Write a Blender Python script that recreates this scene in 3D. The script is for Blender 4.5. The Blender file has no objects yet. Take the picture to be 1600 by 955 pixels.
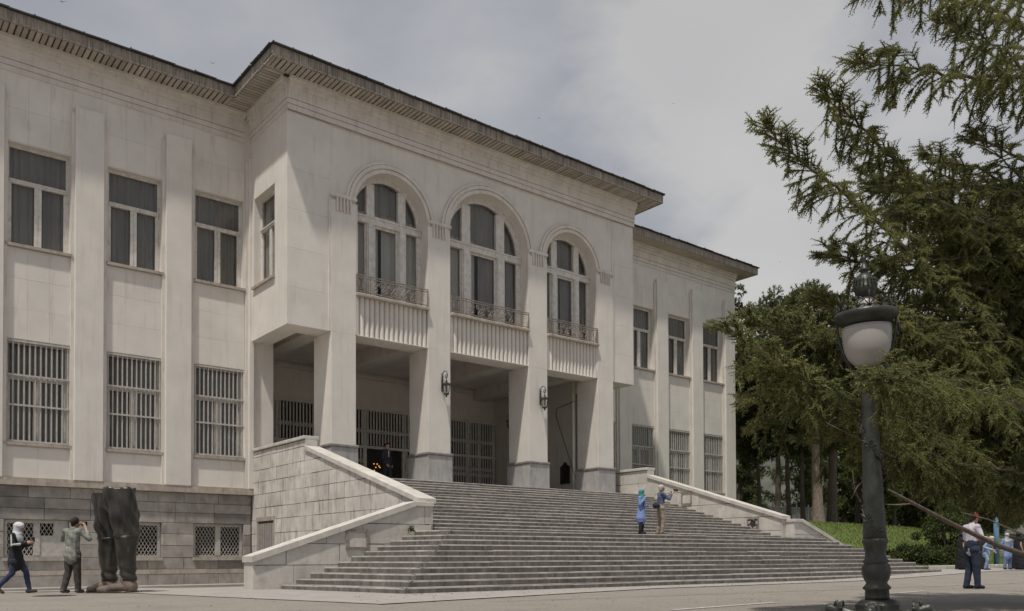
import bpy, bmesh, math, random
import numpy as np
from mathutils import Vector, Matrix
random.seed(7); RNG = np.random.default_rng(11)
C = bpy.context.scene.collection
scene = bpy.context.scene
PI = math.pi

# ------------------------------------------------------------------ camera
# world: X along the facade, Y into the building, Z up; the eye is at height 0
CAM = Vector((0, -29.456, 0))
yaw, pitch, roll = math.radians(51.241), math.radians(1.0106), math.radians(-0.2124)
f0 = Vector((math.cos(yaw), math.sin(yaw), 0)); r0 = Vector((math.sin(yaw), -math.cos(yaw), 0)); u0 = Vector((0, 0, 1))
FW = f0*math.cos(pitch) + u0*math.sin(pitch); u2 = u0*math.cos(pitch) - f0*math.sin(pitch)
RT = r0*math.cos(roll) + u2*math.sin(roll); UP = u2*math.cos(roll) - r0*math.sin(roll)
cd = bpy.data.cameras.new('camera'); cam = bpy.data.objects.new('camera', cd); C.objects.link(cam)
cam.matrix_world = Matrix(((RT.x, UP.x, -FW.x, CAM.x), (RT.y, UP.y, -FW.y, CAM.y), (RT.z, UP.z, -FW.z, CAM.z), (0, 0, 0, 1)))
FPX = 1347.17
cd.sensor_width = 36; cd.lens = 36*FPX/1600; cd.shift_y = (850.03-477.5)/1600; cd.clip_start = .1; cd.clip_end = 3000
scene.camera = cam
def at(px, py, d):                     # a point measured from the photograph at depth d
    return CAM + (FW + RT*((px-800)/FPX) + UP*((850.03-py)/FPX))*d

# ------------------------------------------------------------------ light
SUNDIR = Vector((1.85, 1.0, -4.9)).normalized()      # the way the light travels
world = bpy.data.worlds.new('World'); scene.world = world; world.use_nodes = True
nt = world.node_tree; nt.nodes.clear()
def wn(t, **k):
    n = nt.nodes.new(t)
    for a, b in k.items(): setattr(n, a, b)
    return n
sky = wn('ShaderNodeTexSky', sky_type='NISHITA', sun_disc=False)
sky.sun_elevation = math.asin(-SUNDIR.z); sky.sun_rotation = math.atan2(-SUNDIR.x, -SUNDIR.y)
sky.air_density = 1.0; sky.dust_density = 2.0
tc = wn('ShaderNodeTexCoord')
def wnoise(scale, loc, detail, rough, sz):
    m = wn('ShaderNodeMapping'); m.inputs['Scale'].default_value = sz; m.inputs['Location'].default_value = loc
    nt.links.new(tc.outputs['Generated'], m.inputs['Vector'])
    n = wn('ShaderNodeTexNoise'); n.inputs['Scale'].default_value = scale; n.inputs['Detail'].default_value = detail; n.inputs['Roughness'].default_value = rough
    nt.links.new(m.outputs[0], n.inputs['Vector']); return n
def wramp(src, stops):
    r = wn('ShaderNodeValToRGB'); e = r.color_ramp.elements
    while len(e) < len(stops): e.new(.5)
    for i, (p, c) in enumerate(stops): e[i].position = p; e[i].color = (*c, 1)
    nt.links.new(src, r.inputs[0]); return r
n1 = wnoise(2.6, (3.1, .7, 1.3), 7, .5, (1, 1, 2.1))
n2 = wnoise(1.2, (8.3, 2.1, .4), 3, .5, (1, 1, 1.5))
cloudcol = wramp(n1.outputs['Fac'], [(.36, (.27, .28, .31)), (.47, (.32, .328, .35)), (.56, (.375, .38, .395)), (.66, (.49, .48, .47))])
cover = wramp(n2.outputs['Fac'], [(.30, (.62,)*3), (.62, (.93,)*3)])
bg1 = wn('ShaderNodeBackground'); bg1.inputs['Strength'].default_value = .06; nt.links.new(sky.outputs[0], bg1.inputs['Color'])
bg2 = wn('ShaderNodeBackground'); bg2.inputs['Strength'].default_value = 1.0; 
# two pale cumulus banks low over the trees and behind the roof, broken up by the same noise
def bank_(d, lo, hi):
    n = wn('ShaderNodeVectorMath', operation='DOT_PRODUCT'); nt.links.new(tc.outputs['Generated'], n.inputs[0]); n.inputs[1].default_value = Vector(d).normalized()
    m = wn('ShaderNodeMapRange'); m.inputs['From Min'].default_value = lo; m.inputs['From Max'].default_value = hi; nt.links.new(n.outputs['Value'], m.inputs['Value']); return m
n4 = wnoise(5.5, (1.3, 4.2, 7.7), 8, .55, (1, 1, 1.7))
acc = None
for d_, lo, hi in ((at(1290, 420, 1)-CAM, .986, 1.0005), (at(1120, 130, 1)-CAM, .980, 1.008)):
    b_ = bank_(d_, lo, hi); mu = wn('ShaderNodeMath', operation='ADD'); nt.links.new(b_.outputs[0], mu.inputs[0]); nt.links.new(n4.outputs['Fac'], mu.inputs[1])
    acc = mu if acc is None else acc
    if acc is not mu: mm_ = wn('ShaderNodeMath', operation='MAXIMUM'); nt.links.new(acc.outputs[0], mm_.inputs[0]); nt.links.new(mu.outputs[0], mm_.inputs[1]); acc = mm_
puff = wramp(acc.outputs[0], [(.0, (0, 0, 0)), (.74, (0, 0, 0)), (1.0, (.70,)*3)])
cm = wn('ShaderNodeMix'); cm.data_type = 'RGBA'; nt.links.new(puff.outputs[0], cm.inputs['Factor']); nt.links.new(cloudcol.outputs[0], cm.inputs[6]); cm.inputs[7].default_value = (.53, .515, .49, 1)
nt.links.new(cm.outputs[2], bg2.inputs['Color'])
mx = wn('ShaderNodeMixShader'); nt.links.new(cover.outputs[0], mx.inputs[0]); nt.links.new(bg1.outputs[0], mx.inputs[1]); nt.links.new(bg2.outputs[0], mx.inputs[2])
wo = wn('ShaderNodeOutputWorld'); nt.links.new(mx.outputs[0], wo.inputs[0])
sd = bpy.data.lights.new('sun', 'SUN'); sun = bpy.data.objects.new('sun', sd); C.objects.link(sun)
sd.energy = 2.7; sd.angle = math.radians(1.8); sd.color = (1, .95, .87)
sun.location = (0, -20, 60); sun.rotation_euler = SUNDIR.to_track_quat('-Z', 'Y').to_euler()
scene.view_settings.view_transform = 'Standard'; scene.view_settings.look = 'None'
scene.view_settings.exposure = .34; scene.view_settings.gamma = 1
scene.cycles.max_bounces = 10; scene.cycles.diffuse_bounces = 7; scene.cycles.transparent_max_bounces = 12

# ------------------------------------------------------------------ materials
def mat(name, c, rough=.8, var=.15, scale=3, streak=0, sc=(1,1,1), bump=.0, bscale=40, c2=None, rand=0, metal=0, spec=.5, stain=None, stain_sc=(1.2,1.2,.25), stain_lo=.56, island=0, coords='pos', detail=6):
    m = bpy.data.materials.new(name); m.use_nodes = True; t = m.node_tree; N = t.nodes; L = t.links
    b = N['Principled BSDF']; b.inputs['Roughness'].default_value = rough; b.inputs['Metallic'].default_value = metal
    b.inputs['Specular IOR Level'].default_value = spec
    if coords == 'pos': v = N.new('ShaderNodeNewGeometry').outputs['Position']
    else: v = N.new('ShaderNodeTexCoord').outputs['Object']
    mp = N.new('ShaderNodeMapping'); mp.inputs['Scale'].default_value = sc; L.new(v, mp.inputs[0])
    n = N.new('ShaderNodeTexNoise'); n.inputs['Scale'].default_value = scale; n.inputs['Detail'].default_value = detail; n.inputs['Roughness'].default_value = .6; L.new(mp.outputs[0], n.inputs['Vector'])
    r = N.new('ShaderNodeValToRGB'); e = r.color_ramp.elements
    c2 = c2 or tuple(x*(1-2*var) for x in c)
    e[0].position = .3; e[0].color = (*c2, 1); e[1].position = .7; e[1].color = (*[min(1, x*(1+var*.4)) for x in c], 1)
    L.new(n.outputs['Fac'], r.inputs[0]); col = r.outputs[0]
    if stain:
        mp2 = N.new('ShaderNodeMapping'); mp2.inputs['Scale'].default_value = stain_sc; L.new(v, mp2.inputs[0])
        n2 = N.new('ShaderNodeTexNoise'); n2.inputs['Scale'].default_value = 2.2; n2.inputs['Detail'].default_value = 8; n2.inputs['Roughness'].default_value = .65; L.new(mp2.outputs[0], n2.inputs['Vector'])
        r2 = N.new('ShaderNodeValToRGB'); r2.color_ramp.elements[0].position = stain_lo; r2.color_ramp.elements[1].position = stain_lo+.2
        r2.color_ramp.elements[1].color = (streak, streak, streak, 1); r2.color_ramp.elements[0].color = (0, 0, 0, 1)
        L.new(n2.outputs['Fac'], r2.inputs[0])
        mixn = N.new('ShaderNodeMix'); mixn.data_type = 'RGBA'; L.new(r2.outputs[0], mixn.inputs['Factor']); L.new(col, mixn.inputs[6]); mixn.inputs[7].default_value = (*stain, 1); col = mixn.outputs[2]
    if rand or island:
        src = N.new('ShaderNodeObjectInfo').outputs['Random'] if rand else N.new('ShaderNodeNewGeometry').outputs['Random Per Island']
        k = rand or island
        mr = N.new('ShaderNodeMapRange'); mr.inputs['To Min'].default_value = 1-k; mr.inputs['To Max'].default_value = 1+k; L.new(src, mr.inputs['Value'])
        ml = N.new('ShaderNodeVectorMath'); ml.operation = 'SCALE'; L.new(col, ml.inputs[0]); L.new(mr.outputs[0], ml.inputs['Scale']); col = ml.outputs[0]
    L.new(col, b.inputs['Base Color'])
    if bump:
        n3 = N.new('ShaderNodeTexNoise'); n3.inputs['Scale'].default_value = bscale; n3.inputs['Detail'].default_value = 4; L.new(v, n3.inputs['Vector'])
        bp = N.new('ShaderNodeBump'); bp.inputs['Strength'].default_value = bump; bp.inputs['Distance'].default_value = .02; L.new(n3.outputs['Fac'], bp.inputs['Height']); L.new(bp.outputs[0], b.inputs['Normal'])
    return m
def glass_mat(name, tint, rough=.03):
    m = bpy.data.materials.new(name); m.use_nodes = True; t = m.node_tree; N = t.nodes; L = t.links
    N.remove(N['Principled BSDF']); o = N['Material Output']
    tr = N.new('ShaderNodeBsdfTransparent'); tr.inputs[0].default_value = (*tint, 1)
    gl = N.new('ShaderNodeBsdfGlossy'); gl.inputs['Roughness'].default_value = rough; gl.inputs[0].default_value = (.9, .9, .9, 1)
    fr = N.new('ShaderNodeFresnel'); fr.inputs[0].default_value = 1.45
    nz = N.new('ShaderNodeTexNoise'); nz.inputs['Scale'].default_value = 1.4; g = N.new('ShaderNodeNewGeometry'); L.new(g.outputs['Position'], nz.inputs['Vector'])
    bp = N.new('ShaderNodeBump'); bp.inputs['Strength'].default_value = .03; bp.inputs['Distance'].default_value = .1; L.new(nz.outputs['Fac'], bp.inputs['Height']); L.new(bp.outputs[0], gl.inputs['Normal'])
    ms = N.new('ShaderNodeMixShader'); bf = N.new('ShaderNodeMath'); bf.operation = 'SUBTRACT'; bf.inputs[0].default_value = 1; L.new(g.outputs['Backfacing'], bf.inputs[1]); mu = N.new('ShaderNodeMath'); mu.operation = 'MULTIPLY'; L.new(fr.outputs[0], mu.inputs[0]); L.new(bf.outputs[0], mu.inputs[1]); L.new(mu.outputs[0], ms.inputs[0]); L.new(tr.outputs[0], ms.inputs[1]); L.new(gl.outputs[0], ms.inputs[2]); L.new(ms.outputs[0], o.inputs[0])
    return m
def emit_mat(name, c, s):
    m = bpy.data.materials.new(name); m.use_nodes = True; b = m.node_tree.nodes['Principled BSDF']
    b.inputs['Base Color'].default_value = (*c, 1); b.inputs['Emission Color'].default_value = (*c, 1); b.inputs['Emission Strength'].default_value = s; return m

PLA = (.72, .68, .62)
M = {}
M['plaster'] = mat('plaster', PLA, .85,   .06, .9, streak=.38, bump=.14, bscale=22, stain=(.45, .39, .325), stain_sc=(2.2, 2.2, .2), stain_lo=.53)
M['slab'] = mat('plaster_slab', PLA, .85, .06, .9, streak=.45, bump=.12, bscale=22, stain=(.42, .36, .30), stain_sc=(1.6, 1.6, .22), stain_lo=.55, rand=.02)
M['trim'] = mat('plaster_trim', (.70, .655, .595), .85, .08, 1.5, streak=.55, bump=.1, stain=(.36, .31, .26), stain_sc=(2.6, 2.6, .3), stain_lo=.53)
M['sillstone'] = mat('sill_stone', (.46, .40, .34), .85, .15, 3, streak=.7, bump=.15, stain=(.22, .18, .15), stain_sc=(3, 3, .6), stain_lo=.5)
M['soffit'] = mat('soffit_board', (.46, .41, .35), .8, .12, 1.2, streak=.6, stain=(.2, .16, .13), stain_sc=(1, 1, 1), stain_lo=.55, rand=.16)
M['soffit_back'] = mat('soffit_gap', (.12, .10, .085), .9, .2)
M['fascia'] = mat('weathered_fascia', (.40, .355, .30), .85, .3, 2, sc=(9, 9, .5), streak=.85, stain=(.10, .082, .068), stain_sc=(3.2, 3.2, .3), stain_lo=.47, bump=.3, bscale=30)
M['roof'] = mat('roof_sheet', (.055, .052, .05), .7, .3, 2, bump=.3, bscale=8)
M['frame'] = mat('painted_frame', (.70, .665, .61), .6, .12, 5, streak=.75, stain=(.27, .22, .18), stain_sc=(5, 5, 1.4), stain_lo=.54)
M['curtain'] = mat('grey_curtain', (.47, .455, .435), .9, .16, 1.2, sc=(1, 1, .2))
M['sheer'] = mat('sheer_curtain', (.80, .775, .74), .9, .14, 1.2, sc=(1, 1, .2))
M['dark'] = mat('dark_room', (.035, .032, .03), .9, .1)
M['pane'] = glass_mat('window_glass', (.80, .80, .79))
M['bar'] = mat('bar_paint', (.50, .475, .435), .6, .12, 6, streak=.6, stain=(.28, .24, .2), stain_sc=(6, 6, 3), stain_lo=.55)
M['iron'] = mat('rusty_rail', (.33, .285, .24), .7, .3, 12, streak=.5, stain=(.12, .085, .06), stain_sc=(8, 8, 8))
M['basestone'] = mat('base_stone', (.40, .37, .335), .9, .18, 2.5, streak=.5, bump=.35, bscale=30, stain=(.15, .13, .115), stain_sc=(2, 2, .7), stain_lo=.52, rand=.17)
M['darkstone'] = mat('dark_band_stone', (.27, .25, .23), .9, .2, 2.5, bump=.3, bscale=30, rand=.15)
M['basemortar'] = mat('base_joint', (.26, .235, .21), .95, .2, 6)
M['mortar'] = mat('mortar', (.12, .10, .085), .95, .2, 6)
M['cheekstone'] = mat('cheek_stone', (.62, .585, .535), .88, .14, 2.2, streak=.85, bump=.25, bscale=26, stain=(.17, .145, .125), stain_sc=(2.6, 2.6, .35), stain_lo=.53, rand=.11)
M['coping'] = mat('coping_stone', (.60, .565, .515), .85, .12, 2.5, streak=.5, bump=.2, stain=(.27, .24, .2), stain_sc=(2, 2, 2), stain_lo=.55, rand=.05)
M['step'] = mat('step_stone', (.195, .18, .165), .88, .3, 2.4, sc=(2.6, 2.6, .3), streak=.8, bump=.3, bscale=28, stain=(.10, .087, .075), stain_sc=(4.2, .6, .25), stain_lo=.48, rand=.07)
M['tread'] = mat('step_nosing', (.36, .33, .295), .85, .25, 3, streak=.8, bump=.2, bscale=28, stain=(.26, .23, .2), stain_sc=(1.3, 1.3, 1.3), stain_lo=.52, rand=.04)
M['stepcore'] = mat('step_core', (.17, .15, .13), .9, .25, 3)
M['plinth'] = mat('grey_plinth', (.42, .405, .385), .75, .12, 2, streak=.7, bump=.12, stain=(.21, .2, .19), stain_sc=(3, 3, .4), stain_lo=.5)
M['plinthcap'] = mat('plinth_cap', (.24, .225, .21), .8, .2, 4, bump=.2)
M['asphalt'] = mat('road_asphalt', (.30, .268, .235), .92, .17, 22, bump=.6, bscale=90, streak=.55, stain=(.19, .168, .148), stain_sc=(.35, .35, .35), stain_lo=.47, detail=9)
M['concrete'] = mat('pavement_concrete', (.36, .335, .305), .9, .1, 1.4, bump=.3, bscale=60, streak=.5, stain=(.25, .23, .2), stain_sc=(1, 1, 1), stain_lo=.52)
M['roadpaint'] = mat('road_paint', (.50, .475, .44), .85, .25, 8, c2=(.36, .33, .30))
M['grass'] = mat('lawn_soil', (.10, .135, .026), .95, .35, 1.1, bump=.4, bscale=40, c2=(.065, .085, .022))
M['blade'] = mat('grass_blades', (.15, .20, .035), .8, .3, .8, island=.35, c2=(.085, .12, .025))
M['bronze'] = mat('dark_bronze', (.058, .052, .044), .38, .35, 2.2, sc=(1, 1, .6), metal=.35, streak=.5, bump=.35, bscale=9, stain=(.15, .145, .125), stain_sc=(2.4, 2.4, .5), stain_lo=.52, coords='obj')
M['worn'] = mat('worn_bronze', (.30, .235, .19), .4, .25, 3, metal=.5, streak=.7, stain=(.10, .085, .07), stain_sc=(3, 3, 3), coords='obj')
M['castiron'] = mat('cast_iron', (.050, .053, .044), .42, .3, 5, metal=.2, bump=.25, bscale=30, streak=.5, stain=(.085, .085, .075), stain_sc=(4, 4, 1.5), stain_lo=.52, coords='obj')
M['milk'] = mat('frosted_glass', (.40, .375, .345), .35, .05, 3, coords='obj')
M['bark'] = mat('pine_bark', (.125, .095, .072), .95, .35, 4, sc=(4, 4, .9), bump=.9, bscale=14, c2=(.055, .042, .034))
M['palebark'] = mat('pale_bark', (.26, .205, .165), .95, .35, 4, sc=(4, 4, 1.0), bump=.9, bscale=12, c2=(.10, .075, .06))
M['twig'] = mat('spruce_twig', (.17, .135, .105), .9, .3, 10, c2=(.09, .07, .055))
def leafmat(name, c, c2, scale, k, tr=.42):
    m = mat(name, c, .7, .3, scale, island=k, c2=c2, spec=.2); t = m.node_tree; N = t.nodes; L = t.links; b = N['Principled BSDF']; o = N['Material Output']
    src = b.inputs['Base Color'].links[0].from_socket; tl = N.new('ShaderNodeBsdfTranslucent'); L.new(src, tl.inputs['Color'])
    ms = N.new('ShaderNodeMixShader'); ms.inputs[0].default_value = tr; L.new(b.outputs[0], ms.inputs[1]); L.new(tl.outputs[0], ms.inputs[2]); L.new(ms.outputs[0], o.inputs[0]); return m
M['needle'] = leafmat('spruce_needles', (.255, .255, .100), (.112, .130, .056), 1.6, .45)
M['needle2'] = leafmat('pine_needles', (.125, .14, .048), (.062, .078, .034), .25, .4)
M['bushleaf'] = leafmat('bush_leaf', (.075, .092, .026), (.038, .05, .018), .6, .4, .25)
M['leaf'] = leafmat('leaf_green', (.15, .175, .045), (.075, .10, .03), .35, .4)
M['fence'] = mat('fence_metal', (.16, .17, .165), .6, .2, 3)
M['hillrock'] = mat('hill_rock', (.15, .15, .135), .95, .3, .4, c2=(.05, .06, .04))

# ------------------------------------------------------------------ mesh helpers
WL = {}                                  # world location of every object built here
class MB:
    def __init__(s): s.v = []; s.f = []; s.mi = []; s.cur = 0
    def add(s, vs, fs):
        b = len(s.v); s.v += [tuple(x) for x in vs]
        for q in fs: s.f.append(tuple(b+i for i in q)); s.mi.append(s.cur)
        return s
    def box(s, x0, x1, y0, y1, z0, z1):
        return s.add([(x0,y0,z0),(x1,y0,z0),(x1,y1,z0),(x0,y1,z0),(x0,y0,z1),(x1,y0,z1),(x1,y1,z1),(x0,y1,z1)],
            [(0,3,2,1),(4,5,6,7),(0,1,5,4),(1,2,6,5),(2,3,7,6),(3,0,4,7)])
    def cbox(s, x0, x1, y0, y1, z0, z1, c=.012):
        c = min(c, (x1-x0)*.3, (y1-y0)*.3, (z1-z0)*.3)
        bm = bmesh.new(); bmesh.ops.create_cube(bm, size=1)
        for v in bm.verts: v.co = Vector((x0+(v.co.x+.5)*(x1-x0), y0+(v.co.y+.5)*(y1-y0), z0+(v.co.z+.5)*(z1-z0)))
        bmesh.ops.bevel(bm, geom=list(bm.edges), offset=c, segments=1, affect='EDGES')
        bm.verts.index_update(); s.add([v.co for v in bm.verts], [[v.index for v in f.verts] for f in bm.faces]); bm.free(); return s
    def prism(s, poly, a0, a1, ax='y'):  # polygon given in the two other axes, extruded along ax
        n = len(poly)
        def P(p, a): return {'y': (p[0], a, p[1]), 'x': (a, p[0], p[1]), 'z': (p[0], p[1], a)}[ax]
        return s.add([P(p, a0) for p in poly]+[P(p, a1) for p in poly], [tuple(range(n))[::-1], tuple(range(n, 2*n))]+[(i, (i+1) % n, n+(i+1) % n, n+i) for i in range(n)])
    def tube(s, pts, rad, n=8, cap=True):
        pts = [Vector(p) for p in pts]; rad = rad if isinstance(rad, (list, tuple)) else [rad]*len(pts)
        vs = []; fs = []; ref = None
        for i, p in enumerate(pts):
            t = (pts[min(i+1, len(pts)-1)]-pts[max(i-1, 0)])
            t = t.normalized() if t.length > 1e-9 else Vector((0, 0, 1))
            if ref is None: ref = Vector((1, 0, 0)) if abs(t.x) < .8 else Vector((0, 1, 0))
            a = t.cross(ref).normalized(); ref = a.cross(t).normalized()
            for k in range(n):
                g = 2*PI*k/n; vs.append(p+(ref*math.cos(g)+a*math.sin(g))*rad[i])
        for i in range(len(pts)-1):
            for k in range(n): fs.append((i*n+k, i*n+(k+1) % n, (i+1)*n+(k+1) % n, (i+1)*n+k))
        if cap: fs += [tuple(range(n))[::-1], tuple(range(len(vs)-n, len(vs)))]
        return s.add(vs, fs)
    def lathe(s, prof, n=24, c=(0, 0, 0), sy=1):
        vs = []; fs = []
        for r, z in prof:
            for k in range(n): g = 2*PI*k/n; vs.append((c[0]+r*math.cos(g), c[1]+r*sy*math.sin(g), c[2]+z))
        for i in range(len(prof)-1):
            for k in range(n): fs.append((i*n+k, i*n+(k+1) % n, (i+1)*n+(k+1) % n, (i+1)*n+k))
        fs += [tuple(range(n))[::-1], tuple(range(len(vs)-n, len(vs)))]
        return s.add(vs, fs)
    def capsule(s, a, b, ra, rb, flat=1, n=10, fdir=(0, 1, 0)):
        a, b = Vector(a), Vector(b); d = b-a; L = d.length; t = d.normalized() if L > 1e-6 else Vector((0, 0, 1))
        fy = Vector(fdir); fy = (fy-t*fy.dot(t)); fy = fy.normalized() if fy.length > .05 else t.orthogonal().normalized()
        fx = fy.cross(t); prof = []
        for q in (-85, -60, -30, 0): q = math.radians(q); prof.append((ra*math.cos(q), ra*math.sin(q)))
        for q in (0, 30, 60, 85): q = math.radians(q); prof.append((rb*math.cos(q), L+rb*math.sin(q)))
        vs = []; fs = []
        for r, z in prof:
            for k in range(n): g = 2*PI*k/n; vs.append(a+t*z+fx*(r*math.cos(g))+fy*(r*flat*math.sin(g)))
        for i in range(len(prof)-1):
            for k in range(n): fs.append((i*n+k, i*n+(k+1) % n, (i+1)*n+(k+1) % n, (i+1)*n+k))
        fs += [tuple(range(n))[::-1], tuple(range(len(vs)-n, len(vs)))]
        return s.add(vs, fs)
    def ell(s, c, r, n=12, m=8):
        vs = []; fs = []
        for i in range(m+1):
            th = -PI/2+PI*(i+.02)/(m+.04)
            for k in range(n): g = 2*PI*k/n; vs.append((c[0]+r[0]*math.cos(th)*math.cos(g), c[1]+r[1]*math.cos(th)*math.sin(g), c[2]+r[2]*math.sin(th)))
        for i in range(m):
            for k in range(n): fs.append((i*n+k, i*n+(k+1) % n, (i+1)*n+(k+1) % n, (i+1)*n+k))
        fs += [tuple(range(n))[::-1], tuple(range(len(vs)-n, len(vs)))]
        return s.add(vs, fs)
    def mesh(s, name, m, o=(0, 0, 0), smooth=False):
        me = bpy.data.meshes.new(name); ox, oy, oz = o
        me.from_pydata([(x-ox, y-oy, z-oz) for x, y, z in s.v], [], s.f)
        for q in (m if isinstance(m, (list, tuple)) else [m]): me.materials.append(q)
        if any(s.mi): me.polygons.foreach_set('material_index', s.mi)
        bm = bmesh.new(); bm.from_mesh(me); bmesh.ops.recalc_face_normals(bm, faces=bm.faces); bm.to_mesh(me); bm.free()
        if smooth: me.polygons.foreach_set('use_smooth', [True]*len(me.polygons))
        me.update(); return me
    def build(s, name, m, parent=None, o=None, smooth=False):   # vertices in world coordinates
        if o is None:
            a = np.array(s.v); o = tuple((a.min(0)+a.max(0))/2)
            o = (o[0], o[1], float(a[:, 2].min()))
        return link(name, s.mesh(name, m, o, smooth), parent, o)
    def local(s, name, m, parent, smooth=True):                 # vertices in the parent's own coordinates
        ob = bpy.data.objects.new(name, s.mesh(name, m, (0, 0, 0), smooth)); C.objects.link(ob); ob.parent = parent; return ob
def link(name, me, parent, o):
    ob = bpy.data.objects.new(name, me); C.objects.link(ob); o = Vector(o); WL[ob] = o
    if parent: ob.parent = parent; ob.location = o-WL[parent]
    else: ob.location = o
    return ob
def tag(o, label=None, cat=None, group=None, kind=None):
    if label: o['label'] = label
    if cat: o['category'] = cat
    if group: o['group'] = group
    if kind: o['kind'] = kind
    return o
def thing(name, label, cat, loc, rz=0, group=None):
    o = bpy.data.objects.new(name, None); C.objects.link(o); o.location = loc; o.rotation_euler = (0, 0, rz); WL[o] = Vector(loc)
    o.empty_display_size = .3
    return tag(o, label, cat, group)
def fastmesh(name, v, tri, m):
    me = bpy.data.meshes.new(name); v = np.asarray(v, np.float32); tri = np.asarray(tri, np.int32)
    me.vertices.add(len(v)); me.vertices.foreach_set('co', v.ravel()); me.loops.add(tri.size); me.loops.foreach_set('vertex_index', tri.ravel())
    me.polygons.add(len(tri)); me.polygons.foreach_set('loop_start', np.arange(0, tri.size, 3, dtype=np.int32)); me.polygons.foreach_set('loop_total', np.full(len(tri), 3, np.int32))
    me.materials.append(m); me.update(calc_edges=True); return me
def sstep(a, b, x): t = min(1, max(0, (x-a)/(b-a))); return t*t*(3-2*t)

# ------------------------------------------------------------------ the palace
CX = 22.4; W = 3.57; ZG = -1.35; ZS = 17.66; ZT = 18.08; OV = 1.02
XB0, XB1 = 13.22, 31.52
pal = thing('palace', 'pale two-storey palace with arched windows over a pillared porch', 'palace', (CX, W, ZG))
WIN = [(-1.40, .54), (1.68, 3.62), (4.80, 6.74), (7.95, 9.84), (11.05, 12.95)]
PIL = [(.66, 1.60), (3.75, 4.70), (6.86, 7.80), (9.94, 10.88), (13.12, 13.32)]
XW0 = .40
def mir(a, b): return (2*CX-b, 2*CX-a)
wins_l = [w for w in WIN if w[0] > XW0]; wins_r = [mir(*w) for w in wins_l]
ZUH, ZUS, ZLH, ZLS = 14.16, 10.70, 7.48, 4.00
ZB0, ZB1 = .11, 1.39
def wing_wall(x0, x1, wins, base):
    mb = MB(); xs = x0
    for a, b in sorted(wins):
        mb.box(xs, a, W, W+.5, 2.70, ZS); xs = b
        for z0, z1 in ((2.70, ZLS-.1), (ZLH, ZUS-.1), (ZUH, ZS)): mb.box(a, b, W+.001, W+.5, z0, z1)
    mb.box(xs, x1, W, W+.5, 2.70, ZS)
    mb.build('wall', M['plaster'], pal)
    mb = MB(); xs = x0
    for a, b in sorted(wins):
        mb.box(xs, a, W+.03, W+.5, ZG, 2.55); xs = b
        for z0, z1 in ((ZG, ZB0), (ZB1, 2.55)): mb.box(a, b, W+.031, W+.5, z0, z1)
    mb.box(xs, x1, W+.03, W+.5, ZG, 2.55)
    mb.build('base_wall', M['basemortar'], pal)
wing_wall(XW0, 14.2, wins_l, True); wing_wall(30.6, 2*CX-XW0, wins_r, False)
# end wall of the right wing and the back of the building
mb = MB(); e = 2*CX-XW0
mb.box(e-.5, e-.001, W+.5, 24, ZG, ZS).box(XW0+.001, XW0+.5, W+.5, 24, ZG, ZS).box(XW0, e, 24, 24.4, ZG, ZS).build('side_wall', M['plaster'], pal)
# frieze bands, crown moulding
def bands(run):                          # run: list of (x0,x1,y0,y1,side) straight pieces
    for nm, z0, z1, p in (('frieze_band', 16.52, 16.70, .025), ('frieze_band', 16.72, 16.90, .045), ('frieze_band', 16.92, 17.28, .065), ('crown_moulding', 17.28, 17.42, .12), ('crown_moulding', 17.42, 17.54, .19), ('crown_moulding', 17.54, ZS, .26)):
        mb = MB()
        for x0, x1, y, ax in run:
            if ax == 'f': mb.box(x0, x1, y-p, y-.001, z0, z1)
            elif ax == 'l': mb.box(y-p, y-.001, x0, x1, z0, z1)
            else: mb.box(y+.001, y+p, x0, x1, z0, z1)
        mb.build(nm, M['trim'], pal)
bands([(XW0, XB0-.27, W, 'f')]); bands([(XB1+.27, e, W, 'f')])
bands([(XB0-.001, XB1+.001, 0, 'f'), (0, W-.002, XB0, 'l'), (0, W-.002, XB1, 'r')])
# pilasters with narrow side strips
def pilaster(x0, x1, z0=2.80, z1=15.92):
    MB().box(x0-.11, x0, W-.10, W-.001, z0, z1-.2).box(x1, x1+.11, W-.10, W-.001, z0, z1-.2).build('pilaster_strip', M['trim'], pal)
    MB().cbox(x0, x1, W-.21, W-.002, z0, z1, .015).build('pilaster', M['plaster'], pal)
for a, b in PIL:
    pilaster(a, b); c, d = mir(a, b); pilaster(c, d)
pilaster(*mir(.66-.0, 1.6)) if False else None
# string course and base mouldings of the wings
for x0, x1 in ((XW0, 13.28), (31.5, e)):
    MB().box(x0, x1, W-.24, W+.04, 2.55, 2.70).box(x0, x1, W-.19, W-.002, 2.70, 2.80).build('string_course', M['sillstone'], pal)
    MB().box(x0, x1, W-.10, W+.02, -.50, -.33).build('base_moulding', M['sillstone'], pal)
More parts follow.
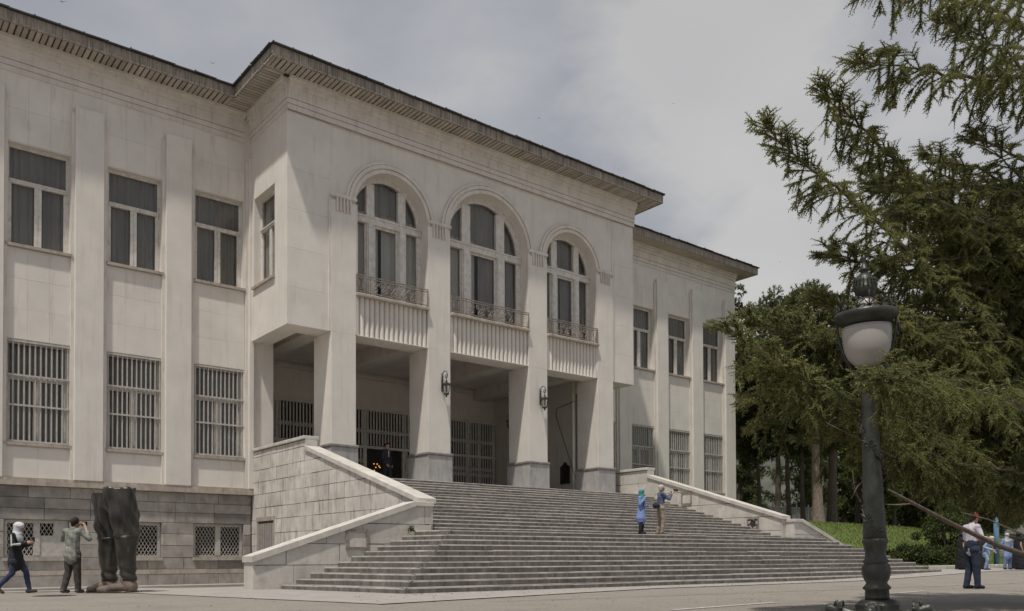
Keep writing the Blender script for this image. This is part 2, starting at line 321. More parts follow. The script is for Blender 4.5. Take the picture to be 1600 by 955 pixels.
# stones of the base (left wing in view)
_ln = {}
def stone_obj(parent, name, m, x0, x1, y0, y1, z0, z1, ax='y', c=.014):
    """one dressed stone; alike sizes share a mesh"""
    key = (name, m.name, round(x1-x0, 2), round(y1-y0, 2), round(z1-z0, 2))
    if key not in _ln:
        _ln[key] = MB().cbox(-(x1-x0)/2, (x1-x0)/2, -(y1-y0)/2, (y1-y0)/2, 0, z1-z0, c).mesh(name, m)
    return link(name, _ln[key], parent, ((x0+x1)/2, (y0+y1)/2, z0))
rr = random.Random(3)
rows = [(2.16, 2.55, 'basestone'), (1.79, 2.16, 'basestone'), (1.40, 1.79, 'darkstone'), (.98, 1.40, 'basestone'), (.55, .98, 'basestone'), (.10, .55, 'basestone'), (-.33, .10, 'basestone'), (-.92, -.50, 'basestone'), (-1.3, -.92, 'basestone')]
for ri, (z0, z1, mt) in enumerate(rows):
    gaps = wins_l if ZB0-.02 < (z0+z1)/2 < ZB1 else []
    x = 1.6+(.5 if ri % 2 else 0)
    segs = []; xs = 1.6
    for a, b in gaps:
        segs.append((xs, a-.02)); xs = b+.02
    segs.append((xs, 13.26))
    for s0, s1 in segs:
        n = max(1, round((s1-s0)/(1.15+.35*rr.random()))); w = (s1-s0)/n
        for i in range(n):
            pr = .04+rr.random()*.012
            mm = M['darkstone'] if (mt == 'darkstone' and rr.random() < .85) or rr.random() < .08 else M['basestone']
            stone_obj(pal, 'base_stone', mm, s0+i*w+.005, s0+(i+1)*w-.005, W-pr+(-.05 if z1 <= -.5 else 0), W+.035, z0+.005, z1-.005)
# plaster slabs between and above the windows
def slabs(x0, x1, z0, z1, nx, nz):
    w = (x1-x0)/nx; h = (z1-z0)/nz
    for i in range(nx):
        for k in range(nz): stone_obj(pal, 'wall_slab', M['slab'], x0+i*w+.0015, x0+(i+1)*w-.0015, W-.018-random.random()*.004, W+.02, z0+k*h+.0015, z0+(k+1)*h-.0015, c=.003)
for a, b in wins_l+wins_r:
    slabs(a-.04, b+.04, ZLH+.02, ZUS-.12, 3, 3); slabs(a-.04, b+.04, ZUH+.03, 16.45, 3, 2)
    slabs(a-.04, b+.04, 2.82, ZLS-.14, 2, 1)

# ---- windows (local: u to the right, d into the wall, z up)
def tr_front(ox, oy): return lambda u, d, z: (ox+u, oy+d, z)
def wmesh(boxes, T):
    mb = MB()
    for u0, u1, d0, d1, z0, z1 in boxes:
        p = [T(u, d, z) for z in (z0, z1) for d in (d0, d1) for u in (u0, u1)]
        mb.add(p, [(0, 2, 3, 1), (4, 5, 7, 6), (0, 1, 5, 4), (1, 3, 7, 5), (3, 2, 6, 7), (2, 0, 4, 6)])
    return mb
def curtain_mesh(u0, u1, d, z0, z1, T, amp=.05, per=.17, open_=0):
    n = max(8, int((u1-u0)/per*6)); vs = []; fs = []
    for i in range(n+1):
        u = u0+(u1-u0)*i/n; ph = 2*PI*u/per
        dd = d+amp*(math.sin(ph)+.45*math.sin(1.7*ph+1)); vs += [T(u, dd, z0), T(u, dd+.01*math.sin(ph*2), z1)]
    fs = [(2*i, 2*i+2, 2*i+3, 2*i+1) for i in range(n)]
    return MB().add(vs, fs)
def std_window(T, w, z0, z1, rec=.22, zt=None, sheer=False):
    """casement pair with a toplight; part 'window' > panes, curtain, sill"""
    zt = zt or z0+(z1-z0)*.635; F = .10
    fr = wmesh([(0, F, rec, rec+.1, z0, z1), (w-F, w, rec, rec+.1, z0, z1), (F, w-F, rec, rec+.1, z1-F, z1), (F, w-F, rec, rec+.1, z0, z0+.07),
                (F, w-F, rec-.05, rec+.1, zt-.06, zt+.06), (F, w-F, rec-.08, rec-.05, zt+.02, zt+.07), (w/2-.11, w/2-.012, rec-.02, rec+.08, z0+.07, zt-.06), (w/2+.012, w/2+.11, rec-.02, rec+.08, z0+.07, zt-.06),
                (F, F+.07, rec+.01, rec+.08, z0+.07, zt-.06), (w-F-.07, w-F, rec+.01, rec+.08, z0+.07, zt-.06), (w/2-.012, w/2+.012, rec+.0, rec+.05, z0+.07, zt-.06)], T).build('window', M['frame'], pal)
    pn = []
    for u0, u1, a, b in ((F, w-F, zt+.06, z1-F), (F+.07, w/2-.11, z0+.07, zt-.06), (w/2+.11, w-F-.07, z0+.07, zt-.06)):
        pn.append(wmesh([(u0, u1, rec+.045, rec+.055, a, b)], T).build('pane', M['pane'], fr))
    curtain_mesh(.03, w-.03, rec+.17, z0, z1, T, .03).build('curtain', M['sheer' if sheer else 'curtain'], fr, smooth=True)
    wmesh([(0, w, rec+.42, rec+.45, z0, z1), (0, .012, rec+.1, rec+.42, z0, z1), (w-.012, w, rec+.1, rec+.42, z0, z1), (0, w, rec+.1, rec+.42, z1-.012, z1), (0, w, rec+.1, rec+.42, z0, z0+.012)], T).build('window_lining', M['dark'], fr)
    return fr
SILL = {}
def sill(T, w, z, fr, p=.13):
    wmesh([(-.06, w+.06, -p, .22, z-.10, z)], T).build('sill', M['sillstone'], fr)
barmesh = {}
def bars(T, w, z0, z1, fr, n=12, d=.04, rails=(.0, .36, .66, 1.0)):
    """window grille: every bar an object of its own"""
    h = z1-z0
    for i in range(n):
        u = .05+(w-.1)*i/(n-1); key = ('b', round(h, 2))
        if key not in barmesh: barmesh[key] = MB().box(-.021, .021, -.021, .021, 0, h).mesh('grille_bar', M['bar'])
        link('grille_bar', barmesh[key], fr, T(u, d, z0))
    key = ('r', round(w, 2))
    if key not in barmesh: barmesh[key] = MB().box(-w/2-.03, w/2+.03, -.02, .02, -.03, .03).mesh('grille_rail', M['bar'])
    for r in rails: link('grille_rail', barmesh[key], fr, T(w/2, d-.035, z0+.05+(h-.1)*r))
def lattice(T, u0, u1, z0, z1, d, fr, pit=.13, t=.011, name='lattice'):
    mb = MB(); wd = u1-u0; h = z1-z0
    for sgn in (1, -1):
        k = -int(h/pit/1.7)-1
        while k*pit < wd:
            a = k*pit; pa, pb = (0, h)
            x0, x1 = a, a+h*.58
            za, zb = 0, h
            if x0 < 0: za = -x0/.58; x0 = 0
            if x1 > wd: zb = (wd-a)/.58; x1 = wd
            if zb > za+.02:
                if sgn < 0: x0, x1 = wd-x0, wd-x1
                p, q = Vector(T(u0+x0, d+.012*sgn, z0+za)), Vector(T(u0+x1, d+.012*sgn, z0+zb)); mb.tube([p, q], t, 4, False)
            k += 1
    return mb.build(name, M['bar'], fr)
for a, b in wins_l+wins_r:
    T = tr_front(a, W); w = b-a; left = a < CX
    fr = std_window(T, w, ZUS, ZUH); sill(T, w, ZUS, fr)
    fr = std_window(T, w, ZLS, ZLH, rec=.24); sill(T, w, ZLS, fr, .11); bars(T, w, ZLS, ZLH, fr)
    if left:
        fr = wmesh([(0, .09, .10, .2, ZB0, ZB1), (w-.09, w, .10, .2, ZB0, ZB1), (.09, w-.09, .10, .2, ZB1-.1, ZB1), (.09, w-.09, .10, .2, ZB0, ZB0+.08), (w/2-.1, w/2+.1, .09, .2, ZB0+.08, ZB1-.1)], T).build('basement_window', M['bar'], pal)
        for u0, u1 in ((.09, w/2-.1), (w/2+.1, w-.09)):
            wmesh([(u0, u1, .17, .18, ZB0+.08, ZB1-.1)], T).build('pane', M['pane'], fr)
            if not (4 < a < 5 and u0 > .5): lattice(T, u0, u1, ZB0+.08, ZB1-.1, .13, fr)
            else:
                wmesh([(u0, u1, .12, .15, ZB0+.08, ZB1-.52), (u0+.42, u1, .12, .15, ZB1-.52, ZB1-.1)], T).build('cover_board', M['bar'], fr); lattice(T, u0, u0+.42, ZB1-.52, ZB1-.1, .13, fr)
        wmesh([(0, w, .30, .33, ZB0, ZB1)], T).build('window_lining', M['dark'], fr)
        wmesh([(-.05, w+.05, -.12, .12, ZB0-.11, ZB0)], T).build('sill', M['sillstone'], fr)

# ---- central block
ZO = 8.63; ZL = 3.09                       # underside of the overhang, porch floor
P = [(14.95, 16.0), (19.30, 20.40), (24.65, 25.75), (28.95, 30.0)]
BAY = [(16.0, 19.30), (20.40, 24.65), (25.75, 28.95)]
ZSP = 13.65
poly = [(14.95, ZS), (14.95, ZSP)]
for a, b in BAY:
    c, r = (a+b)/2, (b-a)/2; poly.append((a, ZSP))
    for i in range(1, 24): g = PI-PI*i/24; poly.append((c+r*math.cos(g), ZSP+r*math.sin(g)))
    poly.append((b, ZSP))
poly += [(30.0, ZSP), (30.0, ZS)]
mb = MB().prism(poly, .10, .85)
mb.box(XB0, 14.95, .10, .5, ZO, ZS).box(30.0, XB1, .10, .5, ZO, ZS)
mb.box(XB0, XB0+.45, .5, 1.18, ZO, ZS).box(XB0, XB0+.45, 3.13, W, ZO, ZS).box(XB0, XB0+.45, 1.18, 3.13, ZO, 10.60).box(XB0, XB0+.45, 1.18, 3.13, 14.18, ZS)
mb.box(XB1-.45, XB1, .5, W, ZO, ZS)
mb.build('wall', M['plaster'], pal)
# slabs on the flanks of the block
def flank(x0, x1, zs):
    for i in range(len(zs)-1): stone_obj(pal, 'wall_slab', M['slab'], x0, x1, .075, .11, zs[i]+.002, zs[i+1]-.002, c=.003)
flank(XB0+.002, 14.95, [ZO+.002, 10.02, 11.46, 12.9, 14.4, 16.5]); flank(30.0, XB1-.002, [ZO+.002, 10.02, 11.46, 12.9, 14.4, 16.5])
# the pillars: shaft, grey plinth, dark cap
for a, b in P:
    MB().cbox(a, b, 0, 1.45, 4.37, ZO, .012).box(a+.001, b-.001, .001, .85, ZO, ZSP).build('pillar', M['plaster'], pal)
    MB().box(a-.08, a, .02, .09, ZO, 13.7).box(b, b+.08, .02, .09, ZO, 13.7).build('pilaster_strip', M['trim'], pal) if a < 15 or a > 28 else None
    MB().cbox(a-.06, b+.06, -.06, 1.51, ZL, 4.26, .012).build('plinth', M['plinth'], pal)
    MB().cbox(a-.10, b+.10, -.10, 1.55, 4.26, 4.38, .03).build('plinth_cap', M['plinthcap'], pal)
    # capital: fluted block and little cornice
    c = (a+b)/2; cap = MB().cbox(a-.03, b+.03, -.085, .0, 13.76, 13.90, .03).build('capital', M['trim'], pal)
    for k in range(5):
        key = 'flute'
        if key not in barmesh: barmesh[key] = MB().cbox(-.036, .036, -.085, 0, 0, .52, .02).mesh('capital_flute', M['trim'])
        link('capital_flute', barmesh[key], cap, (c-.28+.14*k, 0, 13.24))
# archivolts: three stepped rings
for a, b in BAY:
    c, r = (a+b)/2, (b-a)/2
    for ri, ro, p in ((0.0, .15, .075), (.15, .175, .045), (.175, .31, .125), (.31, .335, .07), (.335, .43, .10)):
        prof = []; n = 40; z0 = .25
        out = [(c+(r+ro)*math.cos(PI*i/n), ZSP+(r+ro)*math.sin(PI*i/n)) for i in range(n+1)]
        inn = [(c+(r+ri)*math.cos(PI*i/n), ZSP+(r+ri)*math.sin(PI*i/n)) for i in range(n+1)]
        vs = []; fs = []
        for i in range(n+1):
            for (x, z) in (inn[i], out[i]): vs += [(x, .099-p, z), (x, .102, z)]
        for i in range(n):
            q = 4*i; fs += [(q, q+2, q+6, q+4), (q+2, q+3, q+7, q+6), (q+1, q, q+4, q+5), (q+3, q+1, q+5, q+7)]
        fs += [(0, 1, 3, 2), (4*n, 4*n+2, 4*n+3, 4*n+1)]
        MB().add(vs, fs).build('archivolt', M['trim'], pal)
# arched windows, sills, railings, fluted panels
for bi, (a, b) in enumerate(BAY):
    c, r = (a+b)/2, (b-a)/2; k = r/1.65; D = .55; z0 = 10.30; zt0, zt1 = 13.30, 13.60
    m1, m2 = .55*k, .90*k; R2 = r-.0; fw = .2*k
    def arc(rad, x): return ZSP+math.sqrt(max(0, rad*rad-(x-c)**2))
    mb = MB()
    # outer arched frame
    n = 32; vs = []; fs = []
    for i in range(n+1):
        g = PI*i/n
        for q in (r-fw, r+.02):
            for y in (D, D+.14): vs.append((c+q*math.cos(g), y, ZSP+q*math.sin(g)))
    for i in range(n): q = 4*i; fs += [(q, q+2, q+6, q+4), (q+1, q, q+4, q+5), (q+3, q+1, q+5, q+7)]
    mb.add(vs, fs)
    for s in (-1, 1):
        x0, x1 = sorted((c+s*(r-fw), c+s*r)); mb.box(x0, x1, D, D+.14, z0, ZSP)
        x0, x1 = sorted((c+s*m1, c+s*m2)); xm = max(abs(x0-c), abs(x1-c))
        mb.box(x0, x1, D-.05, D+.12, z0+.12, zt0); mb.box(x0, x1, D-.03, D+.12, zt1, arc(r-fw*.5, c+xm))
        x0, x1 = sorted((c+s*(m1+.06), c+s*(m2-.06))); mb.box(x0, x1, D-.09, D-.05, z0+.12, zt0)
        # casement stiles
        x0, x1 = sorted((c+s*m1, c+s*(m1-.08))); mb.box(x0, x1, D+.02, D+.1, z0+.12, zt0)
        x0, x1 = sorted((c+s*m2, c+s*(m2+.06))); mb.box(x0, x1, D+.02, D+.1, z0+.12, zt0)
    mb.box(c-r+fw, c+r-fw, D-.02, D+.13, z0, z0+.12)
    mb.box(c-r+.02, c+r-.02, D-.06, D+.13, zt0+.07, zt1-.06).box(c-r+.02, c+r-.02, D-.10, D+.12, zt1-.06, zt1).box(c-r+.02, c+r-.02, D-.09, D+.12, zt0, zt0+.07)
    mb.box(c-m1+.08, c+m1-.08, D+.02, D+.1, zt0-.09, zt0).box(c-m1+.08, c+m1-.08, D+.02, D+.1, zt1, zt1+.08)
    fr = mb.build('arched_window', M['frame'], pal)
    for x0, x1 in ((c-r+fw, c-m2-.06), (c-m1+.08, c+m1-.08), (c+m2+.06, c+r-fw)):
        MB().box(x0, x1, D+.06, D+.07, z0+.12, zt0).build('pane', M['pane'], fr)
        pts = [(x0, zt1), (x1, zt1)]+[(x1+(x0-x1)*i/8, max(zt1+.02, arc(r-fw, x1+(x0-x1)*i/8))) for i in range(9)]
        MB().prism(pts, D+.06, D+.07).build('pane', M['pane'], fr)
    T = lambda u, d, z: (u, d, z)
    curtain_mesh(c-r, c-m1*.45, D+.22, z0, ZSP+.2, T, .05, .24).build('curtain', M['sheer'], fr, smooth=True)
    curtain_mesh(c-m1*.2, c+r, D+.23, z0, ZSP+.2, T, .05, .2).build('curtain', M['sheer' if bi == 0 else 'curtain'], fr, smooth=True)
    curtain_mesh(c-r, c+r, D+.32, ZSP+.1, ZSP+r, T, .04, .3).build('curtain', M['curtain'], fr, smooth=True)
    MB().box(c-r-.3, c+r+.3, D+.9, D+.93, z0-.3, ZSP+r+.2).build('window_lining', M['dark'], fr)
    # sill slab and ledge
    MB().cbox(a+.0, b+.0, -.14, .55, 10.15, 10.27, .02).build('sill', M['sillstone'], fr)
    # fluted panel with half round ribs
    nr = round((b-a)/.22); pts = []
    for i in range(nr):
        w_ = (b-a)/nr
        for j in range(6): g = PI*j/6; pts.append((a+w_*(i+.5)-w_*.43*math.cos(g), .17-.115*math.sin(g)))
        pts.append((a+w_*(i+.97), .175))
    pts += [(b, .9), (a, .9)]
    MB().prism(pts, ZO+.03, 10.15, 'z').build('fluted_panel', M['plaster'], pal)
    MB().box(a, b, .02, 1.05, ZO, ZO+.03).build('panel_soffit', M['plaster'], pal)
    # iron railing
    y = -.03; mb = MB()
    for z in (10.36, 10.90, 10.99): mb.box(a+.02, b-.02, y-.02, y+.02, z-.016, z+.016)
    for x in (a+.03, a+.32*k, a+.62*k, b-.62*k, b-.32*k, b-.03): mb.box(x-.015, x+.015, y-.015, y+.015, 10.27, 10.97)
    rl = mb.build('railing', M['iron'], pal)
    # square meander ends and scrolls
    mb = MB()
    for s in (-1, 1):
        xc = c+s*(r-.2*k)
        for q in (.13, .075): mb.tube([(xc-q, y, 10.63-q*1.3), (xc+q, y, 10.63-q*1.3), (xc+q, y, 10.63+q*1.3), (xc-q, y, 10.63+q*1.3), (xc-q, y, 10.63-q*1.3)], .012, 4)
    def scroll(x, z, r0, turns, s, ph):
        return [(x+s*r0*(1-t)*math.cos(ph+turns*2*PI*t), y, z+r0*(1-t)*math.sin(ph+turns*2*PI*t)) for t in [i/22 for i in range(21)]]
    nsc = 8
    for i in range(nsc):
        x = c-.78*k+1.56*k*i/(nsc-1); s = 1 if i % 2 else -1
        mb.tube(scroll(x, 10.74, .12, 1.6, s, .5), .016, 4); mb.tube(scroll(x+.07*s, 10.50, .11, 1.4, -s, 2.6), .016, 4)
        for t in range(3): mb.capsule((x+.05*t*s, y, 10.42+.1*t), (x+.05*t*s+.05, y, 10.50+.1*t), .012, .028, .5, 6)
    tag(mb.build('scrollwork', M['iron'], rl), kind='stuff')
# return window of the block
def T_ret(u, d, z): return (XB0+d, 3.13-u, z)
fr = std_window(T_ret, 1.95, 10.70, 14.18, rec=.28); wmesh([(-.05, 2.0, -.10, .28, 10.60, 10.70)], T_ret).build('sill', M['sillstone'], fr)
# underside of the flanks: an L of soffit with a recessed well
for s in (0, 1):
    mb = MB()
    def q(x0, x1, y0, y1, z0, z1):
        if s: x0, x1 = mir(x0, x1)
        mb.box(x0, x1, y0, y1, z0, z1)
    q(XB0+.46, 14.949, .501, 1.1, ZO+.002, 9.6); q(XB0+.46, 14.05, 1.1, W-.001, ZO+.002, 9.6)
    mb.build('overhang_soffit', M['plaster'], pal)
# porch room
mb = MB().box(14.2, 30.6, 10.3, 10.7, ZL, 9.9).box(13.7, 14.2, W+.5, 10.7, ZL, 9.9).box(30.6, 31.1, W+.5, 10.7, ZL, 9.9).build('porch_wall', M['plaster'], pal)
MB().box(13.3, 31.5, 1.1, 10.3, 9.72, 9.9).build('porch_ceiling', M['plaster'], pal)
MB().box(14.2, 30.6, 10.16, 10.3, 9.42, 9.60).box(14.2, 14.34, W, 10.16, 9.42, 9.60).box(30.46, 30.6, W, 10.16, 9.42, 9.60).build('cornice', M['trim'], pal)
for a, b in P: MB().box(a+.15, b-.15, 1.45, 10.16, 9.05, 9.72).build('ceiling_beam', M['trim'], pal)
MB().box(13.8, 31.0, -1.15, 10.3, 2.75, ZL-.002).build('porch_floor', M['plinth'], pal)
# back screen: white posts, rails, accordion gates in front of dark glass
yb = 10.18
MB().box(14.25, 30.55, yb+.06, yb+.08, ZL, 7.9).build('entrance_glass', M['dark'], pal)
scr = MB()
for x in (14.3, 16.0, 17.2, 19.6, 20.9, 22.0, 24.4, 25.4, 26.6, 28.6, 29.4, 30.4): scr.box(x-.12, x+.12, yb-.06, yb+.06, ZL, 7.9)
for z in (5.86, 7.84): scr.box(14.2, 30.6, yb-.08, yb+.06, z-.07, z+.07)
scr = scr.build('entrance_screen', M['frame'], pal)
def gate(x0, x1, z0, z1, par=scr):
    mb = MB(); n = int((x1-x0)/.17)
    for i in range(n+1):
        x = x0+(x1-x0)*i/n; mb.box(x-.035, x+.035, yb-.14, yb-.10, z0, z1)
        if i < n:
            w_ = (x1-x0)/n; z = z0+.25
            while z+.45 < z1:
                if int(z*2.2) % 2 == 0:
                    mb.tube([(x, yb-.15, z), (x+w_, yb-.15, z+.3)], .025, 4, False); mb.tube([(x+w_, yb-.16, z), (x, yb-.16, z+.3)], .025, 4, False)
                z += .32
    mb.build('accordion_gate', M['frame'], par)
for x0, x1 in ((14.4, 20.8), (21.1, 25.3), (25.5, 30.3)): gate(x0, x1, 5.95, 7.75)
for x0, x1 in ((14.4, 20.8), (21.2, 21.9), (25.5, 30.3), (24.5, 25.3)): gate(x0, x1, ZL+.02, 5.78)
# tablet and pipe on the right wall of the porch
MB().prism([(4.45, 3.95), (3.78, 3.95), (3.78, 4.85), (3.98, 4.95), (4.11, 5.1), (4.24, 4.95), (4.45, 4.85)], 30.5, 30.6, 'x').build('wall_tablet', M['bronze'], pal)
MB().tube([(30.5, 3.3, 8.2), (30.5, 4.7, 8.0), (30.5, 4.75, 7.6), (30.5, 3.0, 3.6)], .016, 6).build('cable', M['castiron'], pal)
# down pipes beside the right wing
for x in (30.85, 31.02): MB().tube([(x, W-.09, ZO+.3), (x, W-.09, ZL+.3)], .06, 8).build('downpipe', M['iron'], pal)
# eaves: dark boarding, slats, fascia, roof edge
FR = []
for x0, x1, y in ((XW0-OV, XB0-OV, W), (XB1+OV, e+OV, W), (XB0-OV, XB1+OV, 0)):
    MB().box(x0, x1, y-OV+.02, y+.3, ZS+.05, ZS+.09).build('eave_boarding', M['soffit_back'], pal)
    MB().box(x0, x1, y-OV, y-OV+.05, ZS-.02, ZT-.04).build('fascia', M['fascia'], pal)
    right = x0 > XB1
    n = int((x1-x0)/.19); key = 'sb'
    if key not in barmesh: barmesh[key] = MB().cbox(-.072, .072, -.42, .42, -.045, 0, .012).mesh('soffit_board', M['soffit'])
    if right: MB().box(x0, x1, y-OV+.05, y-.26, ZS-.01, ZS+.04).build('eave_panel', M['soffit'], pal); continue
    for i in range(n): link('soffit_board', barmesh[key], pal, (x0+(i+.5)*(x1-x0)/n+random.uniform(-.01, .01), y-.62+random.uniform(-.012, .012), ZS+.045+random.uniform(-.006, .006)))
for x0, x1 in ((XB0-OV, XB0), (XB1, XB1+OV)):
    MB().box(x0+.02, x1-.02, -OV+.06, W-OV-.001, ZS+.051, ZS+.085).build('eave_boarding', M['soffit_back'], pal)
    xx = x0 if x0 < CX else x1-.05
    MB().box(xx, xx+.05, -OV+.051, W-OV-.001, ZS-.02, ZT-.04).build('fascia', M['fascia'], pal)
    key = 'sbs'
    if key not in barmesh: barmesh[key] = MB().cbox(-.42, .42, -.072, .072, -.045, 0, .012).mesh('soffit_board', M['soffit'])
    for i in range(19): link('soffit_board', barmesh[key], pal, ((x0+x1)/2+(-.11 if x0 < CX else .11), -.2+i*.19, ZS+.046))
xx = e+OV; MB().box(xx-.05, xx, W-OV+.051, 24, ZS-.02, ZT-.04).build('fascia', M['fascia'], pal)
MB().box(e-.26, xx-.05, W-OV+.05, 24, ZS, ZS+.05).build('eave_panel', M['soffit'], pal)
# low hipped roofs with ragged dark sheet edges
def roof(x0, x1, y0, y1, h, ins):
    return MB().add([(x0, y0, ZT-.03), (x1, y0, ZT-.03), (x1, y1, ZT-.03), (x0, y1, ZT-.03), (x0+ins, y0+ins, ZT+h), (x1-ins, y0+ins, ZT+h), (x1-ins, y1-ins, ZT+h), (x0+ins, y1-ins, ZT+h)],
        [(0, 1, 5, 4), (1, 2, 6, 5), (2, 3, 7, 6), (3, 0, 4, 7), (4, 5, 6, 7), (3, 2, 1, 0)])
rf = roof(XW0-OV-.08, e+OV+.08, W-OV-.08, 25, 1.6, 9).build('roof', M['roof'], pal)
roof(XB0-OV-.08, XB1+OV+.08, -OV-.08, 14, 1.2, 7).build('roof', M['roof'], pal)
def edge_sheets(p, q, nrm):
    p, q = Vector(p), Vector(q); d = q-p; n = int(d.length/.72); t = d.normalized(); ang = math.atan2(t.y, t.x)
    key = 'es'
    if key not in barmesh: barmesh[key] = MB().box(-.40, .40, -.06, .12, 0, .045).add([(-.40, -.065, -.01), (-.36, -.065, -.01), (-.36, .1, .075), (-.40, .1, .075), (-.40, -.065, .07), (-.36, -.065, .07)], [(0, 1, 5, 4), (4, 5, 2, 3), (0, 4, 3), (1, 2, 5)]).mesh('roof_sheet', M['roof'])
    for i in range(n):
        o = link('roof_sheet', barmesh[key], pal, p+d*((i+.5)/n)+Vector((0, 0, random.uniform(-.012, .02)))); o.rotation_euler = (0, random.uniform(-.02, .02), ang)
edge_sheets((XW0-OV, W-OV-.06, ZT-.04), (XB0-OV, W-OV-.06, ZT-.04), 1); edge_sheets((XB0-OV-.06, W-OV, ZT-.04), (XB0-OV-.06, -OV, ZT-.04), 1)
edge_sheets((XB0-OV, -OV-.06, ZT-.04), (XB1+OV, -OV-.06, ZT-.04), 1); edge_sheets((XB1+OV, W-OV-.06, ZT-.04), (e+OV, W-OV-.06, ZT-.04), 1)
v = MB().lathe([(.07, 0), (.07, .55), (.13, .55), (.13, .62), (.02, .74)], 10, (20.4, .5, ZT-.1)).build('roof_vent', M['fence'], pal)

# ------------------------------------------------------------------ ground
def gz(x, y):
    z = -.74+.20*sstep(24, 38, x)-.24*sstep(-8, 2.5, y)*(1-sstep(13, 20, x))
    if x > 31.4:                                   # grass bank right of the stairs
        t = sstep(-11.6, -2.5, y-max(0, (x-38))*.10)*sstep(31.4, 34.5, x+max(0, y+9)*.4)
        z = z+t*(2.0-z)
        z += .5*sstep(8, 60, y)
    return z
def sheet(name, xs, ys, fz, m, kind='structure', mask=None):
    vs = [(x, y, fz(x, y)) for y in ys for x in xs]; n = len(xs); fs = []
    for j in range(len(ys)-1):
        for i in range(n-1):
            if mask is None or mask((xs[i]+xs[i+1])/2, (ys[j]+ys[j+1])/2): fs.append((j*n+i, j*n+i+1, (j+1)*n+i+1, (j+1)*n+i))
    o = MB().add(vs, fs).build(name, m, None, (0, 0, 0), smooth=True); return tag(o, kind=kind)
xs = [-900, -400, -150, -70, -40, -25]+list(np.arange(-15, 70.1, 1.0))+[76, 84, 95, 120, 200, 400, 1000]
ys = [-900, -300, -120, -70, -50]+list(np.arange(-40, 40.1, 1.0))+[48, 60, 90, 150, 300, 1200]
xs = [float(x) for x in xs]; ys = [float(y) for y in ys]
bank = lambda x, y: x > 31.4 and y > -11.8+max(0, x-38)*.10
g = sheet('ground', xs, ys, lambda x, y: gz(x, y)-(.03 if bank(x, y) else 0), M['asphalt'])
lx = [float(x) for x in np.arange(31.0, 100.1, .75)]+[130., 200., 400., 900.]; ly = [float(y) for y in np.arange(-13, 40.1, .6)]+[48., 60., 80., 130., 300., 900.]
sheet('lawn', lx, ly, lambda x, y: gz(x, y)+.012, M['grass'], mask=lambda x, y: y > -11.4+max(0, x-38)*.10 and not (x < 44.3 and y > W))
# grass blades on the bank
N = 90000; gx = RNG.uniform(31.5, 58, N); gy = RNG.uniform(-11.6, 6, N)
ok = gy > -11.3+np.maximum(0, gx-38)*.10; gx, gy = gx[ok], gy[ok]; N = len(gx)
gzv = np.array([gz(a, b) for a, b in zip(gx, gy)])+.005
a = RNG.uniform(0, 2*PI, N); h = RNG.uniform(.05, .15, N); wd = .012
b0 = np.stack([gx-wd*np.cos(a), gy-wd*np.sin(a), gzv], 1); b1 = np.stack([gx+wd*np.cos(a), gy+wd*np.sin(a), gzv], 1)
b2 = np.stack([gx+h*.5*np.cos(a+1.2), gy+h*.5*np.sin(a+1.2), gzv+h], 1)
v = np.stack([b0, b1, b2], 1).reshape(-1, 3)
tag(link('grass', fastmesh('grass', v, np.arange(3*N).reshape(-1, 3), M['blade']), None, (0, 0, 0)), kind='stuff')
# pale concrete pavement round the stairs and along the wing, its painted edge, road markings
def strip(name, pts_in, pts_out, m, dz, sub=14):
    mb = MB()
    for i in range(len(pts_in)-1):
        a, b, c, d = [Vector((*p, 0)) for p in (pts_in[i], pts_in[i+1], pts_out[i+1], pts_out[i])]; vs = []
        for k in range(sub+1):
            for q in range(3):
                p = (a.lerp(b, k/sub)).lerp(d.lerp(c, k/sub), q/2); vs.append((p.x, p.y, gz(p.x, p.y)+dz))
        mb.add(vs, [(k*3+q, k*3+q+1, k*3+q+4, k*3+q+3) for k in range(sub) for q in range(2)])
    return tag(mb.build(name, m, None, (0, 0, 0)), kind='structure')
inn_ = [(-14, 2.2), (7.6, 2.2), (8.2, -9.2), (8.9, -13.4), (36.0, -13.4), (44, -12.9)]
out = [(-14, 1.0), (3.5, .2), (5.6, -9.5), (7.2, -17.0), (16.0, -15.1), (36.4, -14.9), (45, -14.4)]
strip('pavement', [(-14, 3.5), (9, 3.5), (11.9, -8.5), (11, -11), (18, -11), (34, -11), (44, -11.6)], out, M['concrete'], .012)
ed = [(x+(-.04 if i < 4 else .0), y-.09) for i, (x, y) in enumerate(out)]
strip('road_edge_line', out[3:], ed[3:], M['roadpaint'], .018)
strip('road_marking', [(9.5, -21.2), (12.4, -20.95)], [(9.5, -21.33), (12.4, -21.08)], M['roadpaint'], .008, 4)
strip('road_marking', [(16.0, -20.6), (19.2, -20.2)], [(16.0, -20.72), (19.2, -20.32)], M['roadpaint'], .008, 4)
MB().box(-14, 13.2, 2.05, 3.56, -1.3, -.90).build('wall_footpath', M['concrete'], None); tag(bpy.data.objects['wall_footpath'], kind='structure')
# hairline joint in the asphalt: a shallow dark groove strip
random.seed(21)
pts = [(9.0+i*.55+random.uniform(-.06, .06), -17.6-.06*i+random.uniform(-.05, .05)) for i in range(34)]
strip('road_crack', pts, [(x+.01, y-.028-random.random()*.02) for x, y in pts], M['mortar'], .006, 1)
dc = onp = CAM+(FW+RT*((85-800)/FPX)+UP*((850.03-939)/FPX))*18.2; dc.z = gz(dc.x, dc.y)
t = thing('drain_cover', 'round dark drain cover in the road left of the bronze boots', 'drain cover', (dc.x, dc.y, dc.z)); MB().lathe([(.34, -.05), (.34, .010), (.29, .012), (.28, .006), (.02, .006)], 24).local('cover', M['castiron'], t, False); MB().lathe([(.42, -.06), (.42, .006), (.345, .006), (.345, -.05)], 24).local('ring', M['mortar'], t, False)
